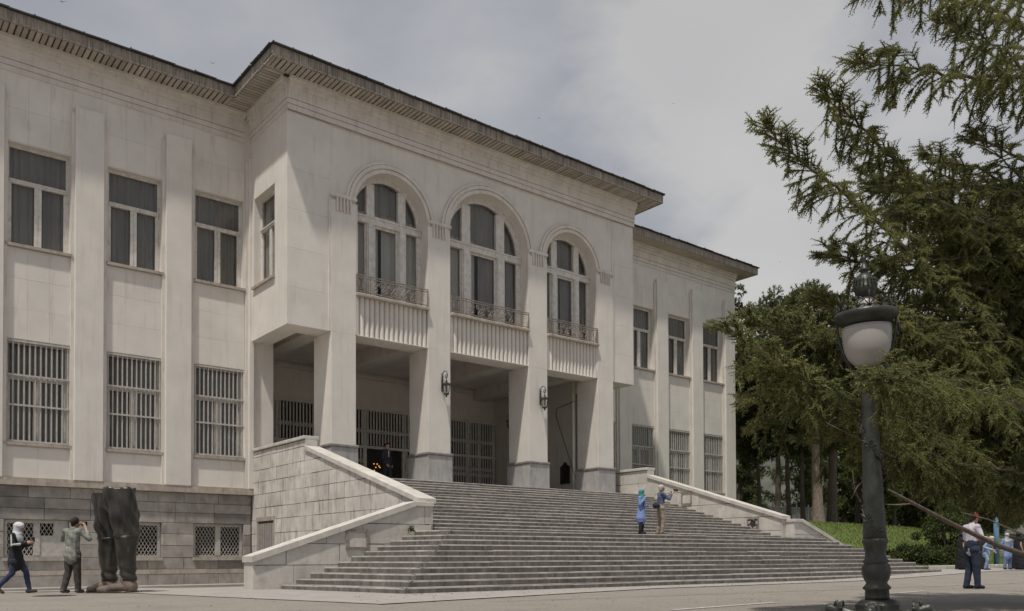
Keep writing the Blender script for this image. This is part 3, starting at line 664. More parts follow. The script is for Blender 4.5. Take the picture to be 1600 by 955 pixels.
# dry leaf litter and grit, too many to count
nl = 700; lx_ = np.concatenate([RNG.uniform(2, 40, 450), RNG.uniform(8, 35, 250)]); ly_ = np.concatenate([RNG.uniform(-23, -14, 450), -14.1-RNG.exponential(.35, 250)])
lz_ = np.array([gz(p_, q_) for p_, q_ in zip(lx_, ly_)])+.016; la = RNG.uniform(0, 6.28, nl); ls = RNG.uniform(.012, .035, nl)
lv = np.stack([np.stack([lx_+ls*np.cos(la+k_), ly_+ls*np.sin(la+k_)*.6, lz_+.012*(k_ == 0)], 1) for k_ in (0, 2.2, 4.0)], 1).reshape(-1, 3)
tag(link('leaf_litter', fastmesh('leaf_litter', lv, np.arange(3*nl).reshape(-1, 3), mat('dry_leaf', (.16, .11, .06), .9, .3, 3)), None, (0, 0, 0)), kind='stuff')
kb = thing('kerb', 'low yellowish stone kerb behind the people in blue', 'kerb', (43, -9.6, gz(43, -12.5)))
for i in range(12): stone_obj(kb, 'kerb_stone', M['coping'], 37.8+i*1.0, 38.76+i*1.0, -11.42+i*.1, -11.2+i*.1, -.62, -.36)

# ------------------------------------------------------------------ the staircase
st = thing('staircase', 'broad grey stone staircase climbing to the palace porch between pale cheek walls', 'staircase', (CX, -7.5, -.8))
_sm = {}
def step_block(par, x0, x1, yf, zt, zb, ang=0, o=None, L=None):
    """one nosing stone of a step"""
    L = L or x1-x0; key = (round(L, 1), round(zt-zb, 3))
    if key not in _sm: 
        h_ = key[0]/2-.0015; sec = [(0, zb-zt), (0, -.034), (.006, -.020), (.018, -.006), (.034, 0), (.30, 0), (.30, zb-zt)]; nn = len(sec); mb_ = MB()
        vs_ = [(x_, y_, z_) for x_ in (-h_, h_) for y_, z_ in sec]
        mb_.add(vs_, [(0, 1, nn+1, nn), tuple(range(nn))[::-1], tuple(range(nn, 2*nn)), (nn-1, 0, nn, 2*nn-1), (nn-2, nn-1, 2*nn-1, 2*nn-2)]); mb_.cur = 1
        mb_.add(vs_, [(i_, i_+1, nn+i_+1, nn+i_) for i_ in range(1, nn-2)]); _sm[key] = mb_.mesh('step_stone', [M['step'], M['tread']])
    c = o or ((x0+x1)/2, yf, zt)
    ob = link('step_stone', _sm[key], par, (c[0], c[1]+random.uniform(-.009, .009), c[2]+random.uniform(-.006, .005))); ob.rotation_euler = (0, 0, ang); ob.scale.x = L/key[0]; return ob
XI = 13.72; XIR = 2*CX-XI
rise = .1432; tread = .494
for i in range(16):
    zt = ZL-rise*i; yf = -1.2-tread*i; zb = zt-rise
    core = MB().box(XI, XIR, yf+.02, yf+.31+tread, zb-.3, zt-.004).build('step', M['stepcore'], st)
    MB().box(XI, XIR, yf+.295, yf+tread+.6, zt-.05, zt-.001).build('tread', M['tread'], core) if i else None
    n = 9; off = (i % 2)*.5
    cuts = [XI]+[XI+(k+off+random.uniform(-.15, .15))*(XIR-XI)/n for k in range(1, n)]+[XIR]
    for k in range(len(cuts)-1): step_block(core, cuts[k], cuts[k+1], yf, zt, zb)
LR = .1405; ZM = .80
for i in range(11):
    zt = ZM-LR*i; zb = zt-LR-(.0 if i < 10 else .25); yf = -10.35-.34*i
    xl, xb = 12.90-.39*i, 13.22-.354*i
    poly = [(xl+.03, -9.03), (xb+.03, yf+.02), (2*CX-xb-.03, yf+.02), (2*CX-xl-.03, -9.03)]
    core = MB().prism(poly, zb-.2, zt-.004, 'z').build('step', M['stepcore'], st)
    n = 10; X1, X2 = xb, 2*CX-xb; off = (i % 2)*.5
    cuts = [X1]+[X1+(k+off+random.uniform(-.15, .15))*(X2-X1)/n for k in range(1, n)]+[X2]
    for k in range(len(cuts)-1): step_block(core, cuts[k], cuts[k+1], yf, zt, zb)
    # tread sheet behind the nosing stones
    ins = .29
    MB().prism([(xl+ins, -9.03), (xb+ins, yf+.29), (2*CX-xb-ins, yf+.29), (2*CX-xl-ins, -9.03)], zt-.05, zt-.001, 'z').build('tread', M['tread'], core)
    # the splayed sides
    for s in (0, 1):
        p, q = Vector((xl, -9.03, 0)), Vector((xb, yf, 0))
        if s: p, q = Vector((2*CX-xb, yf, 0)), Vector((2*CX-xl, -9.03, 0))
        d = q-p; m_ = max(1, round(d.length/1.7)); L = d.length/m_; ang = math.atan2(d.y, d.x)
        for k in range(m_):
            c = p+d*((k+.5)/m_); step_block(core, 0, 0, 0, zt, zb, ang, (c.x, c.y, zt-.0025), L)
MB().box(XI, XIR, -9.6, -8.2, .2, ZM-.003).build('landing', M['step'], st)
# cheek walls
def clip(poly, conv):
    out = poly
    for i in range(len(conv)):
        a, b = conv[i], conv[(i+1) % len(conv)]; inp = out; out = []
        if not inp: return []
        def side(p): return (b[0]-a[0])*(p[1]-a[1])-(b[1]-a[1])*(p[0]-a[0])
        for j in range(len(inp)):
            p, q = inp[j], inp[(j+1) % len(inp)]; sp, sq = side(p), side(q)
            if sp >= 0: out.append(p)
            if sp*sq < 0: t = sp/(sp-sq); out.append((p[0]+(q[0]-p[0])*t, p[1]+(q[1]-p[1])*t))
    return out
def area(p): return .5*sum(p[i][0]*p[(i+1) % len(p)][1]-p[(i+1) % len(p)][0]*p[i][1] for i in range(len(p)))
def coursed(parent, convs, u0, u1, zs, wmin, wmax, ax, face, depth, m, rnd, hole=None, name='cheek_stone', gap0=.011):
    """dressed stones in courses clipped to convex outlines; face = coordinate of the outer face, depth signed inwards"""
    for zi in range(len(zs)-1):
        u = u0-rnd.random()*wmin
        while u < u1:
            w = wmin+(wmax-wmin)*rnd.random(); spans = [(u, u+w)]; u += w
            for a, b in spans:
                z0, z1 = zs[zi], zs[zi+1]
                parts = [(a, b)]
                if hole and z0 < hole[3] and z1 > hole[2]:
                    if z1 > hole[3]+.1 and False: pass
                    parts = [(a, min(b, hole[0])), (max(a, hole[1]), b)]
                for pa, pb in parts:
                    if pb-pa < .06: continue
                    gap = gap0*rnd.choice((.35, .5, .8, 1.2))
                    rect = [(pa+gap, z0+gap), (pb-gap, z0+gap), (pb-gap, z1-gap), (pa+gap, z1-gap)]
                    for cv in convs:
                        p = clip(rect, cv)
                        if len(p) < 3 or abs(area(p)) < .012: continue
                        pr = rnd.random()*.012
                        sg = 1 if depth > 0 else -1
                        MB().prism(p, face+sg*(.0-pr), face+depth, ax).build(name, m, parent)
rc = random.Random(5)
CT = .12
def slope_z(y): return 3.92+(1.66-3.92)*(y+1.25)/(-8.62+1.25)
for s in (0, 1):
    fx = lambda x: 2*CX-x if s else x
    x0, x1 = sorted((fx(13.32), fx(13.78)))
    # body of the upper cheek, set back behind its facing stones
    body = [(W-.02, -1.3), (W-.02, 4.28), (-1.22, 4.28), (-1.22, slope_z(-1.25)-.02), (-8.62, 1.64), (-8.62, -1.3)]
    ck = MB().prism(body, x0+.02, x1-.02, 'x').build('cheek_wall', M['mortar'], st)
    convs = [[(-1.22, -1.0), (W, -1.0), (W, 4.24), (-1.22, 4.24)], [(-8.6, -1.0), (-1.235, -1.0), (-1.235, slope_z(-1.235)-.02), (-8.6, slope_z(-8.6)-.02)]]
    zs = [-1.0, -.46, .04, .55, 1.02, 1.55, 2.02, 2.55, 3.02, 3.50, 4.02, 4.3]
    if not s:
        coursed(ck, convs, -8.6, W, zs, .42, 1.15, 'x', x0, .03, M['cheekstone'], rc, hole=(1.45, 2.95, -1.0, 1.5))
        # basement door in the outer face
        dr = MB().box(x0-.03, x0+.04, 1.35, 3.05, 1.5, 1.66).box(x0-.02, x0+.04, 2.95, 3.05, -1, 1.5).box(x0-.02, x0+.04, 1.35, 1.45, -1, 1.5).build('basement_door', M['sillstone'], ck)
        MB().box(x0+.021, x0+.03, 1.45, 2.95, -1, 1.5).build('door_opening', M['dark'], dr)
        for k in range(9): link('grille_bar', barmesh.setdefault('db', MB().box(-.02, .02, -.02, .02, 0, 2.3).mesh('grille_bar', M['bar'])), dr, (x0-.01, 1.52+k*.17, -.9))
    zi = [.6, 1.15, 1.75, 2.4, 3.05, 3.65, 4.3]
    coursed(ck, convs, -8.6, W, zi, 1.3, 2.3, 'x', x1 if not s else x0, -.03 if not s else .03, M['coping'], rc, name='cheek_slab')
    if s: coursed(ck, convs, -8.6, W, zs, 1.0, 1.6, 'x', x1, -.03, M['cheekstone'], rc)
    MB().cbox(x0+.002, x1-.002, -8.66, -8.60, -.2, 1.63, .01).build('cheek_slab', M['coping'], ck)
    # copings
    cx0, cx1 = x0-.07, x1+.07
    ys_ = [W-.22, 1.9, .3, -1.27]
    for k in range(3): MB().cbox(cx0, cx1, ys_[k+1]+.004, ys_[k]-.004, 4.27, 4.39, .015).build('coping_stone', M['coping'], ck)
    MB().cbox(x0+.001, x1-.001, -1.262, -1.2, 3.7, 4.27, .01).build('parapet_end', M['coping'], ck)
    nseg = 6
    for k in range(nseg):
        ya, yb_ = -1.265+(-8.72+1.265)*k/nseg-.004, -1.265+(-8.72+1.265)*(k+1)/nseg+.004
        pz = [(ya, slope_z(ya)-.02), (ya, slope_z(ya)+CT), (yb_, slope_z(yb_)+CT), (yb_, slope_z(yb_)-.02)]
        MB().prism(pz, cx0, cx1, 'x').build('coping_stone', M['coping'], ck)
    # lower cheek: runs out sideways in front, top sloping down, with the pier at its root
    A = [(8.30, -1.0), (8.30, -.01), (12.93, 1.50), (13.46, 1.50), (13.46, -1.0)]
    Pp = [(fx(a), z) for a, z in A]
    lw = MB().prism(Pp, -8.98, -8.50, 'y').build('cheek_wall', M['mortar'], st)
    cv = [(8.30, -1.0), (13.46, -1.0), (13.46, 1.50), (12.93, 1.50), (8.30, -.01)]
    if s: cv = [(fx(a), z) for a, z in cv][::-1]
    coursed(lw, [cv], min(fx(8.3), fx(13.46)), max(fx(8.3), fx(13.46)), [-1.0, -.13, .42, .98, 1.5], 1.0, 1.7, 'y', -9.03, .06, M['coping'], rc, name='cheek_slab')
    e0, e1 = sorted((fx(8.26), fx(8.32)))
    MB().cbox(e0, e1, -9.03, -8.46, -1.0, -.02, .01).build('cheek_slab', M['coping'], lw)
    e0, e1 = sorted((fx(13.44), fx(13.49)))
    MB().cbox(e0, e1, -9.03, -8.5, .2, 1.5, .01).build('cheek_slab', M['coping'], lw)
    ce0, ce1 = sorted((fx(12.93), fx(13.53)))
    MB().cbox(ce0, ce1, -9.10, -8.44, 1.49, 1.62, .012).build('coping_stone', M['coping'], lw)
    nseg = 4
    for k in range(nseg):
        a, b = 8.22+(12.93-8.22)*k/nseg+.004, 8.22+(12.93-8.22)*(k+1)/nseg-.004
        zt = lambda x: -.01+1.51*(x-8.30)/(12.93-8.30)
        pp = [(fx(a), zt(a)-.02), (fx(a), zt(a)+.13), (fx(b), zt(b)+.13), (fx(b), zt(b)-.02)]
        MB().prism(pp, -9.10, -8.44, 'y').build('coping_stone', M['coping'], lw)
    # framed floodlight niches
    def niche(parent, u0, u1, z0, z1, ax, face, sgn, broken=False):
        mb = MB(); t = .06
        def bx(a, b, c, d, e_, f_):
            lo, hi = sorted((face+sgn*e_, face+sgn*f_))
            mb.box(*((lo, hi, a, b) if ax == 'x' else (a, b, lo, hi)), c, d)
        bx(u0, u1, z0, z0+t, -.01, .05); bx(u0, u1, z1-t, z1, -.01, .05); bx(u0, u0+t, z0+t, z1-t, -.01, .05); bx(u1-t, u1, z0+t, z1-t, -.01, .05)
        fr_ = mb.build('light_niche', M['iron'], parent); mb = MB()
        bx(u0+t, u1-t, z0+t, z1-t, -.005, .016); mb.build('niche_panel', M['dark'] if broken else M['coping'], fr_)
        if broken:
            mb = MB(); mb.add([], [])
            for k in range(5):
                g = 2*PI*k/5+.4; uc, zc = (u0+u1)/2+.20*math.cos(g), (z0+z1)/2+.20*math.sin(g)
                q = [(uc+.11*math.cos(g+j*2.2), zc+.11*math.sin(g+j*2.2)) for j in range(3)]
                mb.prism(q, face+sgn*.017, face+sgn*.03, ax)
            mb.build('glass_shard', M['milk'], fr_)
    if not s: niche(lw, 10.78, 11.44, .28, .80, 'y', -9.03, -1)
    else:
        niche(ck, -3.95, -3.35, 2.48, 3.05, 'x', x0, -1); niche(ck, -7.55, -6.95, 1.22, 1.72, 'x', x0, -1, True)

# ------------------------------------------------------------------ people
def remesh(name, mb, m, parent, vox=.012, smooth=4, fold=0, seed=0):
    """one continuous surface grown over overlapping volumes"""
    me = mb.mesh(name, m); ob = bpy.data.objects.new(name, me); C.objects.link(ob)
    md = ob.modifiers.new('r', 'REMESH'); md.mode = 'VOXEL'; md.voxel_size = vox; md.use_smooth_shade = True
    if smooth: sm_ = ob.modifiers.new('s', 'SMOOTH'); sm_.factor = .5; sm_.iterations = smooth
    dc_ = ob.modifiers.new('d', 'DECIMATE'); dc_.ratio = .36
    dg = bpy.context.evaluated_depsgraph_get(); me2 = bpy.data.meshes.new_from_object(ob.evaluated_get(dg))
    bpy.data.objects.remove(ob); me2.name = name
    if fold:
        n = len(me2.vertices); co = np.empty(n*3, np.float32); me2.vertices.foreach_get('co', co); co = co.reshape(-1, 3)
        no = np.empty(n*3, np.float32); me2.vertices.foreach_get('normal', no); no = no.reshape(-1, 3)
        x, y, z = co.T; s = seed
        d = np.sin(z*38+x*22+s)+.8*np.sin(z*21-x*31+y*19+2*s)+.6*np.sin(x*60+y*52+z*9+s)
        co += no*(d*fold/2)[:, None]; me2.vertices.foreach_set('co', co.ravel())
    me2.materials.clear(); me2.materials.append(m); me2.polygons.foreach_set('use_smooth', [True]*len(me2.polygons)); me2.update()
    o = bpy.data.objects.new(name, me2); C.objects.link(o); o.parent = parent; return o
_pm = {}
def cloth(c, var=.12, **k):
    key = (c, var, tuple(sorted(k.items())))
    if key not in _pm: _pm[key] = mat('cloth_%d' % len(_pm), c, .9, var, 9, coords='obj', **k)
    return _pm[key]
SKIN = mat('skin', (.42, .26, .18), .55, .08, 6, coords='obj')
def face_to(v): return math.atan2(-v.x, v.y)
def person(label, pos, facing, H, J, wear, group=None, vox=.011, lean=0, bend=0):
    """J: joints in metres for a 1.75 m body facing +Y (x to its right); wear: dict of clothing"""
    k = H/1.75; V = lambda p: Vector(p)*k
    root = thing('person', label, 'person', pos, face_to(facing), group)
    D = dict(pel=(0, 0, .94), ch=(0, .0, 1.30), nk=(0, .01, 1.47), hd=(0, .035, 1.615), sl=(-.185, 0, 1.405), sr=(.185, 0, 1.405), el=(-.235, -.03, 1.12), er=(.235, -.03, 1.12), wl=(-.25, .05, .87), wr=(.25, .05, .87),
             hl=(-.095, 0, .90), hr=(.095, 0, .90), kl=(-.11, .03, .50), kr=(.11, .03, .50), al=(-.115, -.01, .09), ar=(.115, -.01, .09), look=(0, 1, 0), tl=None, tr=None)
    D.update(J); q = {a: V(b) for a, b in D.items() if b and a not in ('look', 'tl', 'tr')}
    lk = Vector(D['look']).normalized(); hdir = (q['hd']-q['nk']).normalized()
    def legs(mb, g, foot=True):
        for s in 'lr':
            mb.capsule(q['h'+s], q['k'+s], (.088+min(g, .014))*k, (.058+g)*k); mb.capsule(q['k'+s], q['a'+s], (.057+g)*k, (.040+g)*k)
    def foot_dir(s):
        t = D['t'+s]; return Vector(t).normalized() if t else Vector((0, 1, 0))
    def torso(mb, g, low=True):
        mb.capsule(q['pel'], q['ch'], (.140+g)*k, (.165+g)*k, .66); mb.capsule(q['ch'], q['nk']-Vector((0, 0, .06*k)), (.165+g)*k, (.10+g)*k, .62)
        for s in 'lr': mb.capsule(q['ch']+Vector((0, 0, .06*k)), q['s'+s], (.09+g)*k, (.062+g)*k, .8)
        if low: mb.capsule(q['hl'], q['hr'], (.086+g)*k, (.086+g)*k)
    def arms(mb, g, fore=True, upto=1.0):
        for s in 'lr':
            mb.capsule(q['s'+s], q['e'+s], (.054+g)*k, (.042+g)*k)
            if fore: mb.capsule(q['e'+s], q['e'+s].lerp(q['w'+s], upto), (.041+g)*k, ((.029 if upto == 1 else .034)+g)*k)
    # the body: one surface, head with face, hands with fingers
    mb = MB(); legs(mb, 0); torso(mb, 0); arms(mb, 0)
    mb.capsule(q['ch'], q['nk'], .07*k, .055*k); mb.capsule(q['nk']-Vector((0, 0, .03*k)), q['hd']-hdir*.03*k, .055*k, .052*k)
    hc = q['hd']; rt = lk.cross(Vector((0, 0, 1))).normalized(); up = rt.cross(lk).normalized()
    def hp(a, b, c): return hc+(rt*a+lk*b+up*c)*k
    mb.capsule(hp(0, -.018, .03), hp(0, .02, .03), .088*k, .078*k); mb.capsule(hp(0, .03, .0), hp(0, .055, -.065), .065*k, .040*k, 1.0)
    mb.capsule(hp(0, .082, .022), hp(0, .108, -.018), .011*k, .017*k, n=6); mb.capsule(hp(-.02, .088, -.052), hp(.02, .088, -.052), .011*k, .011*k, n=6)
    mb.capsule(hp(-.035, .082, .038), hp(.035, .082, .038), .013*k, .013*k, n=6)
    for s in (-1, 1): mb.capsule(hp(s*.078, -.008, .018), hp(s*.078, -.012, -.02), .018*k, .012*k, .5, n=6)
    for s in 'lr':
        w, e_ = q['w'+s], q['e'+s]; d = (w-e_).normalized(); sx = -1 if s == 'l' else 1
        nrm = D.get('palm'+s); nrm = Vector(nrm).normalized() if nrm else Vector((-sx, .2, 0)).normalized()
        side = d.cross(nrm).normalized(); nrm = side.cross(d).normalized()
        mb.capsule(w, w+d*.075*k, .030*k, .040*k, .45, fdir=nrm)
        for j, (off, ln) in enumerate(((-.030, .060), (-.010, .070), (.011, .066), (.030, .052))):
            b0 = w+(d*.085+side*off)*k; b1 = b0+(d*ln*.55+nrm*.018)*k; b2 = b1+(d*ln*.35+nrm*.038)*k
            mb.capsule(b0, b1, .0105*k, .010*k, n=6); mb.capsule(b1, b2, .010*k, .008*k, n=6)
        tsd = -1 if side.dot(Vector((0, 0, 1))) < 0 else 1
        t0 = w+(d*.03+side*tsd*.030)*k; t1 = t0+(d*.035+side*tsd*.028+nrm*.02)*k; mb.capsule(t0, t1, .013*k, .011*k, n=6); mb.capsule(t1, t1+(d*.028+nrm*.016)*k, .011*k, .009*k, n=6)
        fd = foot_dir(s); a = q['a'+s]; mb.capsule(a+Vector((0, 0, -.035*k))-fd*.03*k, a+Vector((0, 0, -.05*k))+fd*.13*k, .038*k, .030*k)
    remesh('body', mb, SKIN, root, vox*.8, 3)
    # eyes
    for s in (-1, 1):
        MB().ell(hp(s*.032, .086, .016), (.011*k,)*3, 8, 6).local('eye', cloth((.03, .02, .015)), root)
    g = .014
    if 'trousers' in wear:
        mb = MB(); qq = dict(q)
        if wear.get('hem', 0) >= .1:
            f_ = max(0, (wear['hem']-.12)/.4)
            for s in 'lr': q['h'+s] = q['h'+s].lerp(q['k'+s], f_)
        legs(mb, g+.012 if wear.get('wide') else g)
        if wear.get('hem', 0) < .1: mb.capsule(q['hl'], q['hr'], (.115)*k, .115*k); mb.capsule(q['pel']+Vector((0, 0, .02)), q['pel']+Vector((0, 0, .09*k)),   .176*k, .178*k, .76)
        else: mb.capsule(q['hl'], q['hr'], .098*k, .098*k)
        q.update(qq)
        remesh('trousers', mb, wear['trousers'], root, vox, 3, .007*k, 1)
    if 'shirt' in wear:
        mb = MB(); torso(mb, .016, False); arms(mb, .014, True, wear.get('sleeve', .97)); mb.capsule(q['pel']-Vector((0, 0, .03*k)), q['ch'], .168*k, .172*k, .70)
        if wear.get('hem'): mb.capsule(q['pel']-Vector((0, 0, wear['hem']*k)), q['pel'], (wear.get('hemr', .19)+.02)*k, .18*k, .86)
        mb.capsule(q['nk']-Vector((0, 0, .05*k)), q['nk']+Vector((0, 0, .0)), .08*k, .062*k)
        remesh('shirt' if not wear.get('hem') else 'tunic', mb, wear['shirt'], root, vox, 3, .008*k, 2)
    if 'hair' in wear:
        mb = MB(); mb.capsule(hp(0, -.035, .035), hp(0, -.005, .058), .092*k, .086*k); mb.capsule(hp(0, -.055, .02), hp(0, -.055, -.05), .072*k, .05*k)
        for s in (-1, 1): mb.capsule(hp(s*.06, .0, .04), hp(s*.062, -.02, -.01), .03*k, .025*k)
        if wear.get('bushy'):
            for i in range(26): a = i*2.4; mb.ell(hp(.07*math.cos(a), -.05+.05*math.sin(a), .02+.06*math.sin(i*1.3)), (.03*k,)*3, 6, 4)
        remesh('hair', mb, wear['hair'], root, vox*.8, 1, .006*k, 3)
    if 'scarf' in wear:
        mb = MB(); mb.capsule(hp(0, -.03, .03), hp(0, .012, .045), .106*k, .094*k); mb.capsule(hp(0, -.03, .0), q['nk']+Vector((0, -.005, 0)), .095*k, .10*k); mb.capsule(hp(0, .02, -.10), q['nk']+Vector((0, .02, -.02)), .07*k, .10*k)
        mb.capsule(q['nk']+Vector((0, .0, -.02)), q['nk']+Vector((0, .02, -.12*k)), .12*k, .14*k, .8)
        if wear.get('tails'): mb.capsule(q['nk']+Vector((.06*k, .12*k, -.05*k)), q['ch']+Vector((.07*k, .16*k, -.22*k)), .05*k, .06*k, .5)
        remesh('headscarf', mb, wear['scarf'], root, vox, 2, .006*k, 4)
    if 'chador' in wear:
        mb = MB(); mb.capsule(hp(0, -.03, .03), hp(0, .012, .045), .112*k, .10*k); mb.capsule(hp(0, -.03, .0), q['nk'], .10*k, .13*k); torso(mb, .05, False)
        prof = []; n = 14
        mb.capsule(q['sl']-Vector((0, 0, .02)), q['sr']-Vector((0, 0, .02)), .10*k, .10*k); mb.capsule(q['pel'], q['ch'], .26*k, .22*k, .85); mb.capsule(Vector((0, 0, .30*k)), q['pel'], .30*k, .26*k, .9); mb.lathe([(.32*k, .05*k), (.31*k, .3*k), (.27*k, .6*k)], 20, (0, 0, 0), .9)
        remesh('chador', mb, wear['chador'], root, vox*1.2, 3, .02*k, 5)
    if 'skirt' in wear:
        mb = MB(); mb.lathe([(.165*k, .98*k), (.19*k, .85*k), (.235*k, wear.get('skirt_z', .5)*k), (.20*k, wear.get('skirt_z', .5)*k+.01)], 20, (q['pel'].x, q['pel'].y, 0), .8); remesh('coat_skirt', mb, wear['skirt'], root, vox, 2, .012*k, 6)
    for s in 'lr':
        fd = foot_dir(s); a = q['a'+s]; mb = MB()
        mb.capsule(a+Vector((0, 0, -.03*k))-fd*.045*k, a+Vector((0, 0, -.045*k))+fd*.145*k, .047*k, .040*k); mb.capsule(a, a-Vector((0, 0, .03*k)), .048*k, .05*k)
        if abs(fd.z) < .2: mb.add([], [])
        remesh('shoe', mb, wear.get('shoes', cloth((.03, .028, .025))), root, vox*.9, 1)
    if 'cap' in wear:
        mb = MB(); mb.capsule(hp(0, -.01, .065), hp(0, .0, .075), .098*k, .092*k, 1); mb.capsule(hp(0, .07, .075), hp(0, .13, .06), .06*k, .05*k, .25, fdir=up); remesh('cap', mb, wear['cap'], root, vox*.8, 2)
    root['_q'] = 0; del root['_q']
    return root, q, k
def held(name, label, cat, root, mbf, m, smooth=False):
    """something carried: a thing of its own, placed in the carrier's frame"""
    rz = root.rotation_euler.z; R = Matrix.Rotation(rz, 3, 'Z'); me_mb = mbf; c = np.array(me_mb.v).mean(0)
    o = bpy.data.objects.new(name, me_mb.mesh(name, m, tuple(c), smooth)); C.objects.link(o); o.location = root.location+R @ Vector(c); o.rotation_euler.z = rz
    return tag(o, label, cat)
rh = Vector((RT.x, RT.y, 0)).normalized(); fh = Vector((FW.x, FW.y, 0)).normalized()
def on(px, py, d, z=None):
    p = at(px, py, d); p.z = gz(p.x, p.y) if z is None else z; return p
# woman in white headscarf walking to the right, reading her phone
p = on(24, 932, 19.9)
r_, q_, k_ = person('woman in a white headscarf and black coat striding past with a phone', p, (rh+fh*.12), 1.66,
    dict(kl=(-.10, .20, .52), al=(-.10, .28, .085), kr=(.10, -.03, .50), ar=(.10, -.36, .16), tr=(0, .8, -.6), tl=(0, 1, .12), er=(.26, .04, 1.16), wr=(.14, .30, 1.22), el=(-.25, .04, 1.15), wl=(-.08, .32, 1.21), look=(0, 1, -.45), hd=(0, .07, 1.61), nk=(0, .03, 1.47)),
    dict(trousers=cloth((.035, .05, .10)), shirt=cloth((.018, .018, .02)), hem=.20, hemr=.185, scarf=cloth((.62, .62, .64)), shoes=cloth((.06, .05, .05))))
mb = MB(); 
for a, b in ((q_['sr'], q_['er']), (q_['er'], q_['er'].lerp(q_['wr'], .6))):
    mb.capsule(a+Vector((.048, 0, .012)), b+Vector((.046, -.0, .0)), .026, .026, .6)
o = mb.local('sleeve_stripe', cloth((.62, .62, .64)), r_)
held('phone', 'dark phone in the hands of the woman in the white headscarf', 'phone', r_, MB().cbox(-.02, .055, .40, .412, 1.19, 1.30, .004), cloth((.03, .03, .035)))
# man seen from behind, photographing the statue
p = on(113, 931, 19.6)
r_, q_, k_ = person('man with his back turned in a patterned grey shirt, photographing the bronze boots', p, (fh+rh*.25), 1.76,
    dict(er=(.36, .10, 1.22), wr=(.10, .27, 1.53), el=(-.36, .10, 1.22), wl=(-.10, .27, 1.53), kl=(-.11, .0, .5), al=(-.13, -.12, .09), kr=(.10, .03, .5), ar=(.11, .05, .09), nk=(0, .03, 1.46), hd=(0, .075, 1.60), look=(0, 1, -.1)),
    dict(trousers=cloth((.055, .047, .04)), wide=1, shirt=cloth((.27, .275, .235), .45, c2=(.085, .095, .085)), sleeve=.55, hem=.10, hemr=.18, hair=cloth((.025, .02, .017)), shoes=cloth((.12, .10, .085))))
held('camera', 'small black camera held up by the man before the boots', 'camera', r_, MB().cbox(-.07, .07, .34, .39, 1.55, 1.65, .01), cloth((.02, .02, .02)))
# two visitors on the lower edge of the stairs
p = onz = None
def onplane(px, py, z):
    d = FW+RT*((px-800)/FPX)+UP*((850.03-py)/FPX); return CAM+d*(z/d.z)
p = onplane(1002, 833.5, ZM); p.y = max(p.y, -10.26); p.z = ZM
t_ = onplane(1002, 833.5, ZM); p = Vector((t_.x, t_.y, ZM)); s_ = (p.y+10.22); ray_ = (p-CAM); p = CAM+ray_*((-10.12+29.456)/(p.y+29.456)); p.z = ZM
r_, q_, k_ = person('woman in a light blue tunic and teal headscarf standing on the stairs', p, (rh*.8-fh*.35), 1.47,
    dict(er=(.25, .02, 1.14), wr=(.08, .19, 1.42), el=(-.24, .05, 1.13), wl=(-.15, .28, 1.10), look=(.1, 1, .0)),
    dict(trousers=cloth((.015, .017, .028)), wide=1, shirt=cloth((.20, .27, .52)), hem=.34, hemr=.225, scarf=cloth((.035, .25, .25)), tails=1, shoes=cloth((.02, .02, .02))))
held('tote_bag', 'pale cloth bag at the side of the woman in the blue tunic', 'bag', r_, MB().cbox(-.235, -.185, -.14, .05, .78, 1.02, .02), cloth((.55, .52, .48)))
p = CAM+(onplane(1033, 833.5, ZM)-CAM)*((-10.10+29.456)/(onplane(1033, 833.5, ZM).y+29.456)); p.z = ZM
r_, q_, k_ = person('grey haired man in a denim shirt and khaki trousers filming on the stairs', p, (rh*.95+fh*.2), 1.68,
    dict(er=(.26, .20, 1.22), wr=(.10, .40, 1.46), el=(-.25, .12, 1.20), wl=(-.04, .38, 1.44), kl=(-.11, .02, .5), kr=(.11, .05, .5), al=(-.12, -.07, .09), look=(0, 1, .05)),
    dict(trousers=cloth((.30, .25, .185)), wide=1, shirt=cloth((.085, .11, .19)), sleeve=.6, hair=cloth((.50, .46, .40)), bushy=1, shoes=cloth((.22, .19, .15))))
held('video_camera', 'small camcorder raised by the grey haired man on the stairs', 'camera', r_, MB().cbox(-.02, .07, .44, .60, 1.45, 1.53, .012), cloth((.05, .035, .035)))
held('waist_bag', 'dark bag slung at the back of the man in khaki trousers', 'bag', r_, MB().capsule((-.12, -.17, .98), (.12, -.17, .98), .10, .10, .75), cloth((.03, .035, .05)), True)
# man in a suit by the door
p = onplane(604, 740, ZL); ry = at(604, 690, 1)-CAM; p = CAM+ry*((1.9+29.456)/ry.y); p.z = ZL
r_, q_, k_ = person('man in a dark suit walking out between the pillars at the door', p, (rh*.8-fh*.5), 1.80,
    dict(kl=(-.10, .10, .5), al=(-.11, .14, .09), kr=(.1, -.02, .5), ar=(.1, -.16, .11), wr=(.2, .16, .86), look=(.25, 1, -.35)),
    dict(trousers=cloth((.022, .023, .03)), shirt=cloth((.022, .023, .032)), hem=.16, hemr=.178, hair=cloth((.02, .016, .014))))
MB().capsule((0, .118, 1.43), (0, .128, 1.18), .03, .014, .4).local('shirt_front', cloth((.55, .55, .58)), r_)
